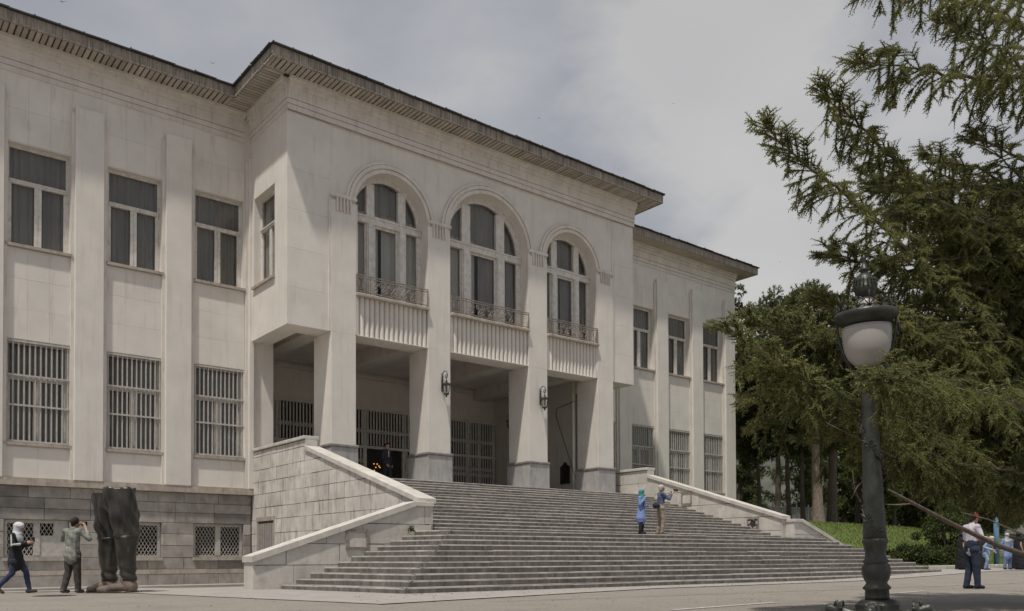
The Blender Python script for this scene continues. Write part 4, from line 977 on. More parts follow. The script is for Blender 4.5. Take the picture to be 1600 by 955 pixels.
# guard in white shirt under the spruce bough
p = on(1519, 921, 20.2)
r_, q_, k_ = person('man in a white shirt, navy trousers and dark red cap under the low bough', p, (rh*.75+fh*.15), 1.80,
    dict(er=(.27, .06, 1.16), wr=(.14, .32, 1.14), el=(-.26, .06, 1.16), wl=(-.10, .33, 1.13), look=(0, 1, -.35), hd=(0, .07, 1.60), ar=(.115, .05, .09), al=(-.115, -.05, .09)),
    dict(trousers=cloth((.022, .030, .058)), wide=1, shirt=cloth((.60, .56, .64)), sleeve=.5, hair=cloth((.02, .016, .014)), cap=cloth((.20, .03, .02)), shoes=cloth((.015, .015, .015))))
# the party at the far end of the road
BLK = cloth((.010, .010, .012)); LB = cloth((.26, .36, .56)); LB2 = cloth((.33, .42, .60)); WS = cloth((.60, .57, .55))
def far(label, px, d, H, fd, J, wear):
    return person(label, on(px, 892, d), fd, H, J, wear, 'visitors at the far end of the road', .016)
far('person in a black chador left of the group in blue', 1503, 37.0, 1.60, rh, {}, dict(chador=BLK))
far('girl in pale blue trousers half hidden behind the man in white', 1521, 36.0, 1.45, -rh*.4-fh, dict(kl=(-.13, .05, .5), al=(-.16, .1, .09)), dict(trousers=LB2, wide=1, shirt=LB, hem=.2, scarf=WS))
far('girl in light blue with a white headscarf bending forward', 1541, 36.5, 1.52, rh*.6-fh*.6, dict(ch=(0, .10, 1.27), nk=(0, .20, 1.40), hd=(0, .27, 1.52), sl=(-.18, .14, 1.34), sr=(.18, .14, 1.34), wr=(.2, .36, .98), wl=(-.2, .3, .9), kr=(.12, .1, .5)), dict(trousers=LB, wide=1, shirt=LB2, hem=.16, scarf=cloth((.58, .52, .42))))
far('person in black standing between the two girls in blue', 1531, 38.4, 1.5, fh, {}, dict(chador=cloth((.014, .014, .016))))
far('girl in a blue uniform and white headscarf facing the road', 1574, 37.5, 1.60, -fh, {}, dict(trousers=cloth((.20, .27, .50)), wide=1, shirt=cloth((.24, .32, .55)), hem=.3, hemr=.21, scarf=cloth((.50, .50, .52))))
far('person in a wide black chador at the edge of the spruce', 1592, 37.0, 1.62, rh, {}, dict(chador=BLK))

# ------------------------------------------------------------------ the bronze boots
base = on(182, 924, 19.9)
fv = (-rh+fh*.05); bt = thing('bronze_boots', 'giant bronze boots and torn-off trouser legs standing on the road', 'statue', base, face_to(fv))
# its own frame: +Y towards the toes (left in the photograph), +X away from the viewer
bt.rotation_euler.z = face_to(fv)
def leg(name, x, pts, boot, shoe):
    mb = MB()
    for i in range(len(pts)-1): (y0, z0, r0_), (y1, z1, r1_) = pts[i], pts[i+1]; mb.capsule((x, y0, z0), (x, y1, z1), r0_, r1_, .92, 18)
    top = MB(); return mb
def statue_leg(x, thigh, knee, ankle, toe, sd):
    # trouser: flaring tube with folds and a torn rim, hollow at the top
    mb = MB(); n = 40; m_ = 26; vs = []; fs = []
    (ty, tz, tr_), (ky, kz, kr_), (ay, az, ar_) = thigh, knee, ankle
    for i in range(m_+1):
        t = i/m_; z = tz+(kz-tz)*t; y = ty+(ky-ty)*t; r = tr_+(kr_-tr_)*t+.03*math.sin(PI*t)
        for j in range(n):
            g = 2*PI*j/n
            f_ = .020*math.sin(3*g+7*t+sd)+.022*math.sin(14*t-2.2*math.cos(g+sd)*3)*(.4+t)+.012*math.sin(9*g+sd*2+5*t)
            zz = z
            if i == 0: zz = z+.018*math.sin(5*g+sd)+.012*math.sin(11*g)
            vs.append((x+(r+f_)*math.cos(g)*.95, y+(r+f_)*math.sin(g), zz))
    for i in range(m_):
        for j in range(n): fs.append((i*n+j, i*n+(j+1) % n, (i+1)*n+(j+1) % n, (i+1)*n+j))
    b = len(vs)                      # thickness of the torn rim and the dark hollow inside
    for dz in (0, .07):
        for j in range(n):
            g = 2*PI*j/n; s_ = vs[j]; vs.append((x+(s_[0]-x)*.90, ty+(s_[1]-ty)*.90, s_[2]-.01-dz))
    for j in range(n): fs.append((j, (j+1) % n, b+(j+1) % n, b+j)); fs.append((b+j, b+(j+1) % n, b+n+(j+1) % n, b+n+j))
    fs.append(tuple(range(b+n, b+2*n))); fs.append(tuple(range(m_*n, m_*n+n)))
    MB().add(vs, fs).local('trouser_leg', M['bronze'], bt)
    # boot shaft
    vs = []; fs = []; m_ = 22
    for i in range(m_+1):
        t = i/m_; z = kz+.02+(az-kz-.02)*t; y = ky+(ay-ky)*t+.03*math.sin(PI*t); r = kr_*1.06+(ar_-kr_*1.06)*min(1, t*1.15)-.01*math.sin(PI*t)
        if i < 1: r += .02
        for j in range(n):
            g = 2*PI*j/n; f_ = .006*math.sin(4*g+9*t+sd)+(.016*math.sin(30*t+1.5*math.sin(g)) if t > .72 else .004*math.sin(20*t+sd))
            vs.append((x+(r+f_)*math.cos(g)*.95, y+(r+f_)*math.sin(g), z))
    for i in range(m_):
        for j in range(n): fs.append((i*n+j, i*n+(j+1) % n, (i+1)*n+(j+1) % n, (i+1)*n+j))
    fs += [tuple(range(n)), tuple(range(m_*n, m_*n+n))]
    bo = MB().add(vs, fs).local('boot', M['bronze'], bt)
    MB().tube([(x+(kr_*1.08)*math.cos(2*PI*j/24)*.95, ky+(kr_*1.08)*math.sin(2*PI*j/24), kz+.02+.012*math.sin(4*PI*j/24)) for j in range(25)], .018, 6).local('boot_rim', M['bronze'], bo)
    mb = MB(); mb.capsule((x, ay-.05, .13), (x, ay+.05, .30), .15, .15); mb.capsule((x, ay-.07, .09), (x, ay+.22, .12), .115, .13, .95); mb.capsule((x, ay+.1, .14), (x, toe-.10, .075), .14, .082, .95); mb.capsule((x, toe-.28, .06), (x, toe-.10, .055), .105, .08, .95)
    f_ = remesh('boot_foot', mb, M['worn'], bo, .016, 3)
    MB().prism([(x-.11, ay-.17), (x+.11, ay-.17), (x+.12, ay+.2), (x+.10, toe-.12), (x, toe+.0), (x-.10, toe-.12), (x-.12, ay+.2)], -.01, .035, 'z').local('sole', M['bronze'], bo)
statue_leg(-.16, (-.14, 2.40, .34), (-.32, 1.26, .25), (-.38, .28, .175), .40, .3)
statue_leg(.34, (.40, 2.34, .33), (.34, 1.24, .25), (.34, .26, .18), .92, 1.9)
# the seat of the trousers joining the two legs at the torn top
mb = MB(); mb.capsule((.0, .06, 2.02), (.24, .22, 2.0), .25, .25, .9); remesh('trouser_seat', mb, M['bronze'], bt, .03, 4, .03, 2)
MB().cbox(-.42, .62, -.95, .55, -.06, .004, .02).local('base_plate', M['castiron'], bt)

# ------------------------------------------------------------------ street lamp
lb = at(1372, 968, 10.0); lt = at(1350.5, 425, 10.0)
ax = (lt-lb).normalized(); lamp = thing('street_lamp', 'ornate black cast iron street lamp with a frosted bowl in front of the spruce', 'street lamp', lb)
lamp.rotation_mode = 'QUATERNION'; lamp.rotation_quaternion = Vector((0, 0, 1)).rotation_difference(ax)
S_ = 10.0/FPX; KR = .90                                # metres per pixel at the lamp
def zz(py): return (968-py)*S_
def L(prof): return [(r*S_*KR, zz(y)) for r, y in prof]
MB().lathe(L([(40, 968), (40, 958), (37, 952), (38, 944), (30, 938), (21, 936)]), 8).local('base', M['castiron'], lamp, False)
MB().lathe(L([(20, 937), (20, 932), (19.5, 922), (23, 920), (23, 917.5), (19, 914), (17, 911), (21, 904), (24, 895), (24, 888), (21, 882), (19, 880), (22, 879), (22, 876.5), (17.5, 873), (17, 862), (20, 850), (21.5, 847), (21.5, 844), (19.5, 841)]), 28).local('pedestal', M['castiron'], lamp)
sh = MB().lathe(L([(19.5, 842), (18.6, 820), (15.8, 740), (14.2, 680), (12.9, 610), (12.5, 596), (17, 594), (17, 590), (11, 585), (10, 575), (12, 571)]), 24).local('shaft', M['castiron'], lamp)
# ivy relief winding up the shaft
mb = MB(); pts = []; ra = random.Random(4)
for i in range(91):
    t = i/90; y = 838-230*t; r = 19-6*t; g = -2.0-t*11.5; pts.append(((r+.2)*S_*KR*math.cos(g), (r+.2)*S_*KR*math.sin(g), zz(y)))
mb.tube(pts, .005, 5)
for i in [q for q in range(2, 90) if q % 9 < 4]:
    p = Vector(pts[i]); o_ = Vector((p.x, p.y, 0)).normalized(); tn = Vector((-o_.y, o_.x, 0))
    for s in (-1, 1):
        a = p+tn*s*.02+Vector((0, 0, ra.uniform(-.01, .03))); mb.capsule(a, a+tn*s*.028+Vector((0, 0, .020))+o_*.006, .007, .015, .45, 6, fdir=o_)
mb.local('ivy_relief', M['castiron'], sh)
# crouching lions at the foot
for i in range(4):
    g = i*PI/2+.35; d = Vector((math.cos(g), math.sin(g), 0)); s_ = Vector((-d.y, d.x, 0)); U = Vector((0, 0, 1)); mb = MB(); z0 = 0
    P3 = lambda a, b, c: d*a+s_*b+U*c
    mb.capsule(P3(.26, 0, .05), P3(.44, 0, .09), .075, .085, .9); mb.capsule(P3(.44, 0, .10), P3(.53, 0, .13), .075, .06); mb.capsule(P3(.53, 0, .115), P3(.60, 0, .09), .042, .032)
    for q in (-1, 1):
        mb.capsule(P3(.46, q*.05, .19), P3(.45, q*.055, .225), .02, .008, n=6); mb.capsule(P3(.47, q*.07, .05), P3(.60, q*.075, .015), .032, .026); mb.capsule(P3(.30, q*.07, .05), P3(.38, q*.09, .01), .04, .03)
        for j in range(3): mb.capsule(P3(.60, q*.075-.02+.02*j, .015), P3(.635, q*.075-.02+.02*j, .008), .011, .008, n=6)
    for j in range(9):
        g2 = -1.4+j*.35; mb.capsule(P3(.42, .055*math.sin(g2), .12+.055*math.cos(g2)), P3(.38, .085*math.sin(g2), .12+.095*math.cos(g2)), .026, .012, n=6)
    remesh('lion_foot', mb, M['castiron'], lamp, .009, 1)
# lantern
rim = MB().lathe(L([(40, 508), (43, 504), (50, 499.5), (52, 496), (52.5, 492.5), (51, 489), (44, 487), (30, 485), (14, 483)]), 40).local('rim', M['castiron'], lamp)
MB().lathe(L([(40.5, 511), (40.8, 520), (40, 534), (37.5, 548), (32, 560), (23, 569), (12, 574), (2, 575.5)]), 36).local('globe', M['milk'], lamp)
MB().lathe(L([(13.5, 484), (13.5, 478), (12.5, 466)]), 20).local('lamp_neck', M['milk'], lamp)
top = MB().lathe(L([(12, 467), (15, 464), (17, 457), (19, 452), (19, 449), (17.5, 447), (17, 440), (14.5, 434), (10, 429), (6, 427), (6, 424), (9, 423), (8.5, 420), (5, 417), (3, 411), (2.5, 407), (4, 405), (2.5, 401), (.5, 397)]), 20).local('finial', M['castiron'], lamp)
mb = MB()
for i in range(16):
    g = 2*PI*i/16; d = Vector((math.cos(g), math.sin(g), 0)); s_ = Vector((-d.y, d.x, 0))
    for q in range(3): mb.capsule(d*16.5*S_+Vector((0, 0, zz(450-q*5))), d*(18.5-q*1.4)*S_+Vector((0, 0, zz(446-q*5))), .012, .006, n=5)
mb.local('cap_ornament', M['castiron'], top)
mb = MB()                                     # cresting of palmettes round the rim
for i in range(15):
    g = 2*PI*i/15; d = Vector((math.cos(g), math.sin(g), 0)); s_ = Vector((-d.y, d.x, 0)); b0 = d*41*S_+Vector((0, 0, zz(487)))
    big = 1.25 if i % 3 == 0 else .85
    for a in (-1.15, -.6, 0, .6, 1.15):
        l_ = (.135-.03*abs(a))*big; e1 = b0+(s_*math.sin(a)+Vector((0, 0, math.cos(a))))*l_*.6; e2 = b0+(s_*math.sin(a*1.35)+Vector((0, 0, math.cos(a*1.35))))*l_+d*.015
        mb.tube([b0, e1, e2], [.008, .006, .010], 5)
mb.local('cresting', M['castiron'], rim)
vw = lb-CAM; ga = math.atan2(vw.y, vw.x)
for i in range(3):                            # curved brackets carrying the rim, with little blossoms
    g = ga+(-PI/2, PI/2, 0)[i]+(.0, .0, .1)[i]; d = Vector((math.cos(g), math.sin(g), 0)); mb = MB(); pts = []
    for j in range(15):
        t = j/14; r = 12+31*math.sin(t*PI*.5)**.8; pts.append(d*r*S_+Vector((0, 0, zz(592-92*t))))
    mb.tube(pts, [.026-.012*j/14 for j in range(15)], 7)
    for j in range(2, 14, 2):
        p = pts[j]+d*.02
        for a in range(4): b = a*PI/2+j; mb.capsule(p-d*.008, p+d*.014+Vector((-d.y, d.x, 0))*.02*math.cos(b)+Vector((0, 0, .02*math.sin(b))), .010, .006, n=5)
    mb.local('bracket', M['castiron'], lamp)

# ------------------------------------------------------------------ lanterns, pendant and small things of the building
def lantern(p, label, k=1.0):
    t = thing('wall_lantern', label, 'lantern', p, 0, 'iron lanterns on the porch'); mb = MB()
    # bracket: wall plate, crook and scroll (lantern hangs below the crook); local Y = -1 away from the wall
    mb.box(-.03, .03, -.03, 0, -.10, .55); 
    cr = [(0, -.02, .05)]+[(0, -.02-.17*(1-math.cos(PI*i/10))*1.0, .42+.20*math.sin(PI*i/10)) for i in range(11)]
    sp = [(0, -.36+.10*(1-t_)*0-.0+.10*(1-math.cos(2.6*PI*t_))*(1-t_), .42-.10*math.sin(2.6*PI*t_)*(1-t_)) for t_ in [i/16 for i in range(15)]]
    mb.tube(cr+sp, .016, 6); mb.tube([(0, -.29, .40), (0, -.29, .26)], .012, 6)
    for z in (-.08, .10, .45): mb.ell((0, -.05, z), (.035, .035, .045), 8, 6)
    mb.local('bracket', M['castiron'], t, True)
    mb = MB(); c = (0, -.29, 0)
    mb.lathe([(.02, .27), (.05, .24), (.03, .22), (.06, .18), (.15, .13), (.165, .11)], 6, c).lathe([(.165, .11), (.165, .09), (.15, .085)], 6, c)
    for i in range(6): g = 2*PI*i/6; mb.tube([(.15*math.cos(g), -.29+.15*math.sin(g), .09), (.10*math.cos(g), -.29+.10*math.sin(g), -.22)], .011, 4)
    mb.lathe([(.11, -.22), (.12, -.24), (.07, -.28), (.03, -.30), (.035, -.34), (.01, -.37)], 6, c)
    for i in range(6): g = 2*PI*i/6; mb.ell((.165*math.cos(g), -.29+.165*math.sin(g), .14), (.018, .018, .03), 6, 4)
    mb.local('lantern_frame', M['castiron'], t, False)
    MB().lathe([(.143, .088), (.095, -.22)], 6, c).local('lantern_glass', M['pane'], t, False); MB().lathe([(.035, .05), (.04, -.05), (.035, -.15)], 8, c).local('candle_tube', M['milk'], t)
    t.scale = (k,)*3; return t
lantern((19.97, 0, 7.05), 'scrolled iron lantern on the pillar right of the open door', 1.12); lantern((25.30, 0, 7.07), 'scrolled iron lantern on the pillar nearest the down pipes', 1.12)
t = lantern((30.58, 8.55, 7.7), 'small dark lantern deep on the side wall of the porch', .9); t.rotation_euler.z = -PI/2
t = thing('pendant_lamp', 'small dark pendant lamp hanging from the porch ceiling', 'lamp', (25.8, 8.2, 9.0))
MB().tube([(0, 0, .72), (0, 0, 0)], .012, 5).local('cord', M['castiron'], t); MB().lathe([(.02, .0), (.10, -.05), (.13, -.18), (.06, -.30), (.01, -.34)], 10).local('lamp_shade', M['castiron'], t)
t = thing('light_cluster', 'cluster of golden lights glowing in the open doorway', 'lights', (22.45, 9.6, 4.75)); ge = emit_mat('warm_bulb', (1, .52, .10), .9); rg = random.Random(2)
MB().tube([(0, 0, -1.45), (0, 0, .3)], .02, 5).local('stem', M['castiron'], t)
for i in range(9): MB().ell((rg.uniform(-.2, .2), rg.uniform(-.1, .1), rg.uniform(-.42, .42)), (.03,)*3, 8, 6).local('bulb', ge, t)
for i, (px, py, d, s) in enumerate(((97, 3, 42, 1.0), (332, 99, 45, .8), (1053, 162, 60, .55), (842, 185, 62, .45), (1219, 410, 60, .5))):
    wing = rg.uniform(-.5, .5); lab = ('dark swift at the top edge of the sky above the left roof', 'dark swift flying just above the left eaves', 'tiny dark bird far off in the middle of the sky', 'tiny dark bird above the roof ridge', 'tiny dark bird between the right eaves and the spruce')[i]
    mb = MB(); mb.capsule((-.11, 0, 0), (.09, 0, 0), .018, .03); mb.add([(.05, .02, .01), (-.03, .02, .01), (-.10, .30, .10+wing*.1), (-.03, .22, .09+wing*.1)], [(0, 1, 2, 3)]); mb.add([(.05, -.02, .01), (-.03, -.02, .01), (-.10, -.30, .10-wing*.1), (-.03, -.22, .09-wing*.1)], [(0, 1, 2, 3)])
    mb.add([(-.09, .0, .0), (-.22, .05, .0), (-.18, 0, .0), (-.22, -.05, 0)], [(0, 1, 2, 3)])
    o = bpy.data.objects.new('bird', mb.mesh('bird', cloth((.02, .02, .022)))); C.objects.link(o); o.location = at(px, py, d); o.scale = (s*.7,)*3; o.rotation_euler = (rg.uniform(-.6, .6), rg.uniform(-.4, .4), rg.uniform(0, 6)); tag(o, lab, 'bird', 'birds in the sky')

# ------------------------------------------------------------------ foliage
def frames(d):
    ref = np.where(np.abs(d[:, 2:3]) < .9, np.array([[0, 0, 1.]]), np.array([[1., 0, 0]]))
    a = np.cross(d, ref); a /= np.linalg.norm(a, axis=1, keepdims=True)+1e-9; b = np.cross(d, a); return a, b
def sprigs(p, d, L, r, n, wid, tilt=.55):
    """needle brushes: n needles round each twig end; all arrays"""
    N = len(p); p = np.repeat(p, n, 0); D = np.repeat(d, n, 0); Lr = np.repeat(L, n); rr_ = np.repeat(r, n)
    a, b = frames(D); t = np.tile((np.arange(n)+.5)/n, N)+RNG.uniform(-.02, .02, N*n); g = np.tile(np.arange(n)*2.399, N)+RNG.uniform(-.4, .4, N*n)
    rad = a*np.cos(g)[:, None]+b*np.sin(g)[:, None]; sag = -.10*(Lr*t*t)[:, None]*np.array([[0, 0, 1]])
    base = p+D*(Lr*t)[:, None]+sag; ln = rr_*RNG.uniform(.8, 1.25, N*n)*(1.05-.35*t)
    tip = base+(rad*math.cos(tilt)+D*math.sin(tilt))*ln[:, None]
    sd = np.cross(rad, D); sd *= (wid*RNG.uniform(.8, 1.2, N*n))[:, None]
    v = np.stack([base-sd, base+sd, tip], 1).reshape(-1, 3); return v
def cores(p, d, L, w):
    a, b = frames(d); e = p+d*L[:, None]-.10*L[:, None]*np.array([[0, 0, 1]]); vs = []
    for g in (0, 2.1, 4.2): vs.append(p+(a*math.cos(g)+b*math.sin(g))*w)
    v = np.stack([vs[0], vs[1], e, vs[1], vs[2], e, vs[2], vs[0], e], 1).reshape(-1, 3); return v
def norm(v): return v/(np.linalg.norm(v, axis=-1, keepdims=True)+1e-9)
def curve(pts, n):
    """points along a smooth polyline"""
    pts = np.array([tuple(p) for p in pts], float); 
    if len(pts) == 2: t = np.linspace(0, 1, n)[:, None]; return pts[0]*(1-t)+pts[1]*t
    k = len(pts)-1; out = []
    for u in np.linspace(0, k-1e-6, n):
        i = int(u); f = u-i; p0 = pts[max(i-1, 0)]; p1 = pts[i]; p2 = pts[i+1]; p3 = pts[min(i+2, k)]
        out.append(.5*((2*p1)+(-p0+p2)*f+(2*p0-5*p1+4*p2-p3)*f*f+(-p0+3*p1-3*p2+p3)*f**3))
    return np.array(out)
# ---- the near spruce: trunk just outside the frame on the right, long boughs reaching left
spr = thing('spruce_tree', 'big near spruce with long drooping boughs hanging in behind and before the lamp', 'tree', on(1745, 900, 13.0)); sb = WL[spr]
TR = lambda z: Vector((sb.x+.012*z, sb.y, z))
trunk = MB(); trunk.tube([TR(-1.0), TR(-.4), TR(1.5), TR(5), TR(9), TR(15)], [.42, .33, .29, .24, .19, .05], 14); tk = trunk.build('trunk', M['bark'], spr, smooth=True)
boughs = []    # (points, root radius, leafy from fraction, density)
def bp(*pp): return [at(*q) for q in pp]
# boughs read from the photograph: pixel, pixel, depth
boughs += [(bp((1745, 130, 13), (1600, 120, 12.4), (1480, 118, 11.9), (1400, 100, 11.5), (1338, 100, 11.2)), .035, .12, 1.0),
 (bp((1745, 40, 13), (1640, 60, 12.6), (1560, 25, 12.2), (1470, -5, 11.8), (1415, -8, 11.6)), .035, .1, .9),
 (bp((1745, 70, 13), (1640, 20, 12), (1540, -20, 11.3), (1420, -25, 10.8), (1355, -15, 10.6)), .03, .1, .9),
 (bp((1745, 150, 13), (1640, 120, 13.4), (1560, 90, 13.6), (1500, 60, 13.8)), .03, .1, 1.1),
 (bp((1745, 190, 13), (1680, 160, 12), (1600, 110, 11.4), (1540, 60, 11), (1480, 30, 10.8)), .03, .1, 1.0),
 (bp((1745, 620, 13), (1600, 540, 12.4), (1450, 420, 11.8), (1330, 310, 11.3), (1255, 255, 11.0), (1195, 196, 10.8)), .05, .18, 1.1),
 (bp((1745, 560, 13), (1620, 480, 12.7), (1480, 340, 12.3), (1400, 255, 12.0), (1330, 185, 11.8), (1288, 140, 11.7)), .05, .15, 1.4),
 (bp((1745, 520, 13), (1600, 420, 13.2), (1480, 330, 13.3), (1400, 270, 13.4), (1340, 225, 13.4)), .045, .15, 1.2),
 (bp((1745, 800, 13), (1600, 760, 12.2), (1470, 715, 11.5), (1400, 690, 11.1), (1310, 630, 10.8), (1220, 570, 10.6), (1130, 512, 10.5)), .032, .08, 1.0),
 (bp((1745, 700, 13), (1600, 640, 11.0), (1480, 600, 9.8), (1410, 590, 9.3), (1370, 600, 9.1)), .035, .3, .9),
 (bp((1745, 640, 13), (1640, 615, 11.6), (1520, 606, 10.5), (1400, 604, 9.6)), .03, .25, 1.0),
 (bp((1745, 520, 13), (1600, 470, 12.5), (1450, 430, 12), (1350, 410, 11.7), (1297, 398, 11.5)), .04, .2, 1.2),
 (bp((1745, 600, 13), (1600, 560, 12.6), (1450, 520, 12.2), (1340, 490, 12), (1270, 470, 11.9)), .045, .2, 1.2),
 (bp((1745, 700, 13), (1600, 680, 12.6), (1450, 640, 12.3), (1330, 630, 12), (1240, 640, 11.9), (1185, 670, 11.8)), .045, .2, 1.2),
 (bp((1745, 760, 13), (1600, 740, 12.8), (1450, 720, 12.6), (1340, 690, 12.4), (1250, 690, 12.3)), .04, .2, 1.1),
 (bp((1745, 770, 13), (1640, 750, 12.2), (1540, 730, 11.6), (1430, 715, 11.2), (1350, 700, 11)), .035, .3, .7),
 (bp((1745, 330, 13), (1660, 280, 12.7), (1580, 240, 12.5), (1520, 215, 12.4)), .04, .1, 1.0),
 (bp((1745, 380, 13), (1650, 330, 13), (1540, 270, 13), (1450, 240, 13)), .04, .1, 1.1),
 (bp((1745, 440, 13), (1640, 400, 12.4), (1500, 330, 11.9), (1420, 300, 11.7), (1370, 300, 11.6)), .04, .12, 1.1)]
rs = random.Random(17)
for i in range(80):            # the inner mass of the crown
    zt_ = rs.uniform(250, 730); tipx = rs.uniform(1320, 1600); dd = rs.uniform(-1.6, 2.6)
    rise_ = rs.uniform(-30, 90); boughs.append((bp((1745, zt_+60, 13), (1745+(tipx-1745)*.5, zt_+30, 13+dd*.5), (tipx, zt_-rise_+30, 13+dd)), .03, .15, 1.0))
for i in range(11):            # drooping boughs low on the left, before the wood
    tx, ty, td = rs.uniform(1165, 1345), rs.uniform(500, 700), rs.uniform(10.6, 12.2)
    boughs.append((bp((1745, ty+110, 13), (1600, ty+85, 12.7), (1745+(tx-1745)*.6, ty+45, .5*(12.6+td)), (1745+(tx-1745)*.85, ty-5, td), (tx, ty+rs.uniform(-25, 25), td)), .028, .22, 1.15))
for i in range(26):            # boughs behind and beyond the trunk, out of the frame
    g = rs.uniform(-2.0, 1.2); z = rs.uniform(1.8, 14); l_ = 3.9-.22*z; p0 = TR(z); q = p0+Vector((math.cos(g)*l_, math.sin(g)*l_, .3)); boughs.append(([p0, p0.lerp(q, .5)+Vector((0, 0, .1)), q], .03, .15, .5))
TW = MB(); SP, SD, SL, SR = [], [], [], []
def spray(p, d, L, dens, droop):
    """one side branchlet with its needle brushes"""
    n = max(3, int(L/.05)); pts = []; q = np.array(p, float); dr = np.array(d, float); st_ = L/n
    for i in range(n+1):
        pts.append(q.copy()); dr = norm(dr+np.array([0, 0, -droop*(st_/.05)*.10])); q = q+dr*st_
    pts = np.array(pts); TW.tube([Vector(x) for x in pts[::3]]+[Vector(pts[-1])], .006, 3, False)
    for i in range(1, n+1):
        t = i/n; dd = norm(pts[i]-pts[i-1])
        SP.append(pts[i-1]); SD.append(dd); SL.append(st_*1.3); SR.append(.048)
        if i % 3 == 0 or i >= n-1:
            for s in (-1, 1):
                if rs.random() > dens: continue
                side = norm(np.cross(dd, [0, 0, 1])+np.array([rs.uniform(-.2, .2) for _ in range(3)])); ll = rs.uniform(.13, .27)*(1.1-.4*t)
                e = norm(dd*.75+side*s*.7+np.array([0, 0, rs.uniform(-.45, .12)])); SP.append(pts[i]); SD.append(e); SL.append(ll); SR.append(.043)
for pts, rad, leaf, dens in boughs:
    pl = sum((Vector(pts[i+1])-Vector(pts[i])).length for i in range(len(pts)-1)); n = max(8, int(pl/.14)); cv = curve(pts, n)
    cv[1:-1] += RNG.normal(0, .018, (n-2, 3))
    MB().tube([Vector(x) for x in cv], [max(.006, rad*(1-i/n)**.8) for i in range(n)], 6).build('branch', M['twig'], spr, smooth=True)
    for i in range(int(n*leaf), n):
        t = i/(n-1); dr = norm(cv[min(i+1, n-1)]-cv[max(i-1, 0)])
        tip = 1-t
        for s in (-1, 1):
            if rs.random() > dens*.8: continue
            side = norm(np.cross(dr, [0, 0, 1.])); L = (.16+.50*min(1, tip*1.5)*rs.uniform(.5, 1.15))*(1 if dens > .7 else .8)
            up_ = .35 if t > .72 else -.2
            spray(cv[i], norm(dr*rs.uniform(.5, .9)+side*s*rs.uniform(.45, 1)+np.array([0, 0, up_+rs.uniform(-.3, .25)])), L, dens, (.5+1.4*min(1, tip*1.5)*rs.random())*(.25 if t > .72 else 1))
        if rs.random() < .45*dens and t < .93: spray(cv[i], norm(dr*.3+np.array([rs.uniform(-.3, .3), rs.uniform(-.3, .3), -1.0])), rs.uniform(.2, .6), dens, 1.0)
        if rs.random() < .3*dens: spray(cv[i], norm(dr*.8+np.array([rs.uniform(-.3, .3), rs.uniform(-.3, .3), .6])), rs.uniform(.12, .28), dens, .1)
    for k in range(3): SP.append(cv[-1]); SD.append(norm(norm(cv[-1]-cv[-2])+RNG.normal(0, .35, 3))); SL.append(.12); SR.append(.024)
# the thick bare lower bough and dry twigs
BR = MB().tube([at(1745, 905, 11.6), at(1640, 880, 10.6), at(1560, 853, 9.7), at(1480, 815, 9.0), at(1420, 783, 8.7), at(1388, 765, 8.5)], [.042, .036, .029, .023, .017, .008], 9)
for q in (((1430, 787, 8.8), (1400, 789, 8.7), (1385, 788, 8.6)), ((1400, 715, 10.6), (1350, 690, 10.5), (1290, 660, 10.4)), ((1340, 640, 11), (1300, 655, 10.8), (1290, 668, 10.8)), ((1345, 785, 10.5), (1335, 765, 10.4), (1332, 735, 10.3)), ((1360, 740, 10.5), (1340, 760, 10.4), (1330, 780, 10.4)), ((1600, 836, 9.6), (1545, 812, 9.5), (1500, 800, 9.4))):
    MB().tube([at(*x) for x in q], [.010, .007, .003], 5).build('dead_twig', M['twig'], spr, smooth=True)
br2_ = BR.build('bare_bough', M['bark'], spr, smooth=True); tag(TW.build('twigs', M['twig'], spr), kind='stuff')
SP, SD, SL, SR = np.array(SP), np.array(SD), np.array(SL), np.array(SR)
v = np.concatenate([sprigs(SP, SD, SL, SR, 15, .0084, .45), cores(SP, SD, SL, .011)])
open('/tmp/spr.txt','w').write(str((len(SP), len(v)//3)))
crown = link('needles', fastmesh('needles', v, np.arange(len(v)).reshape(-1, 3), M['needle']), spr, (0, 0, 0))
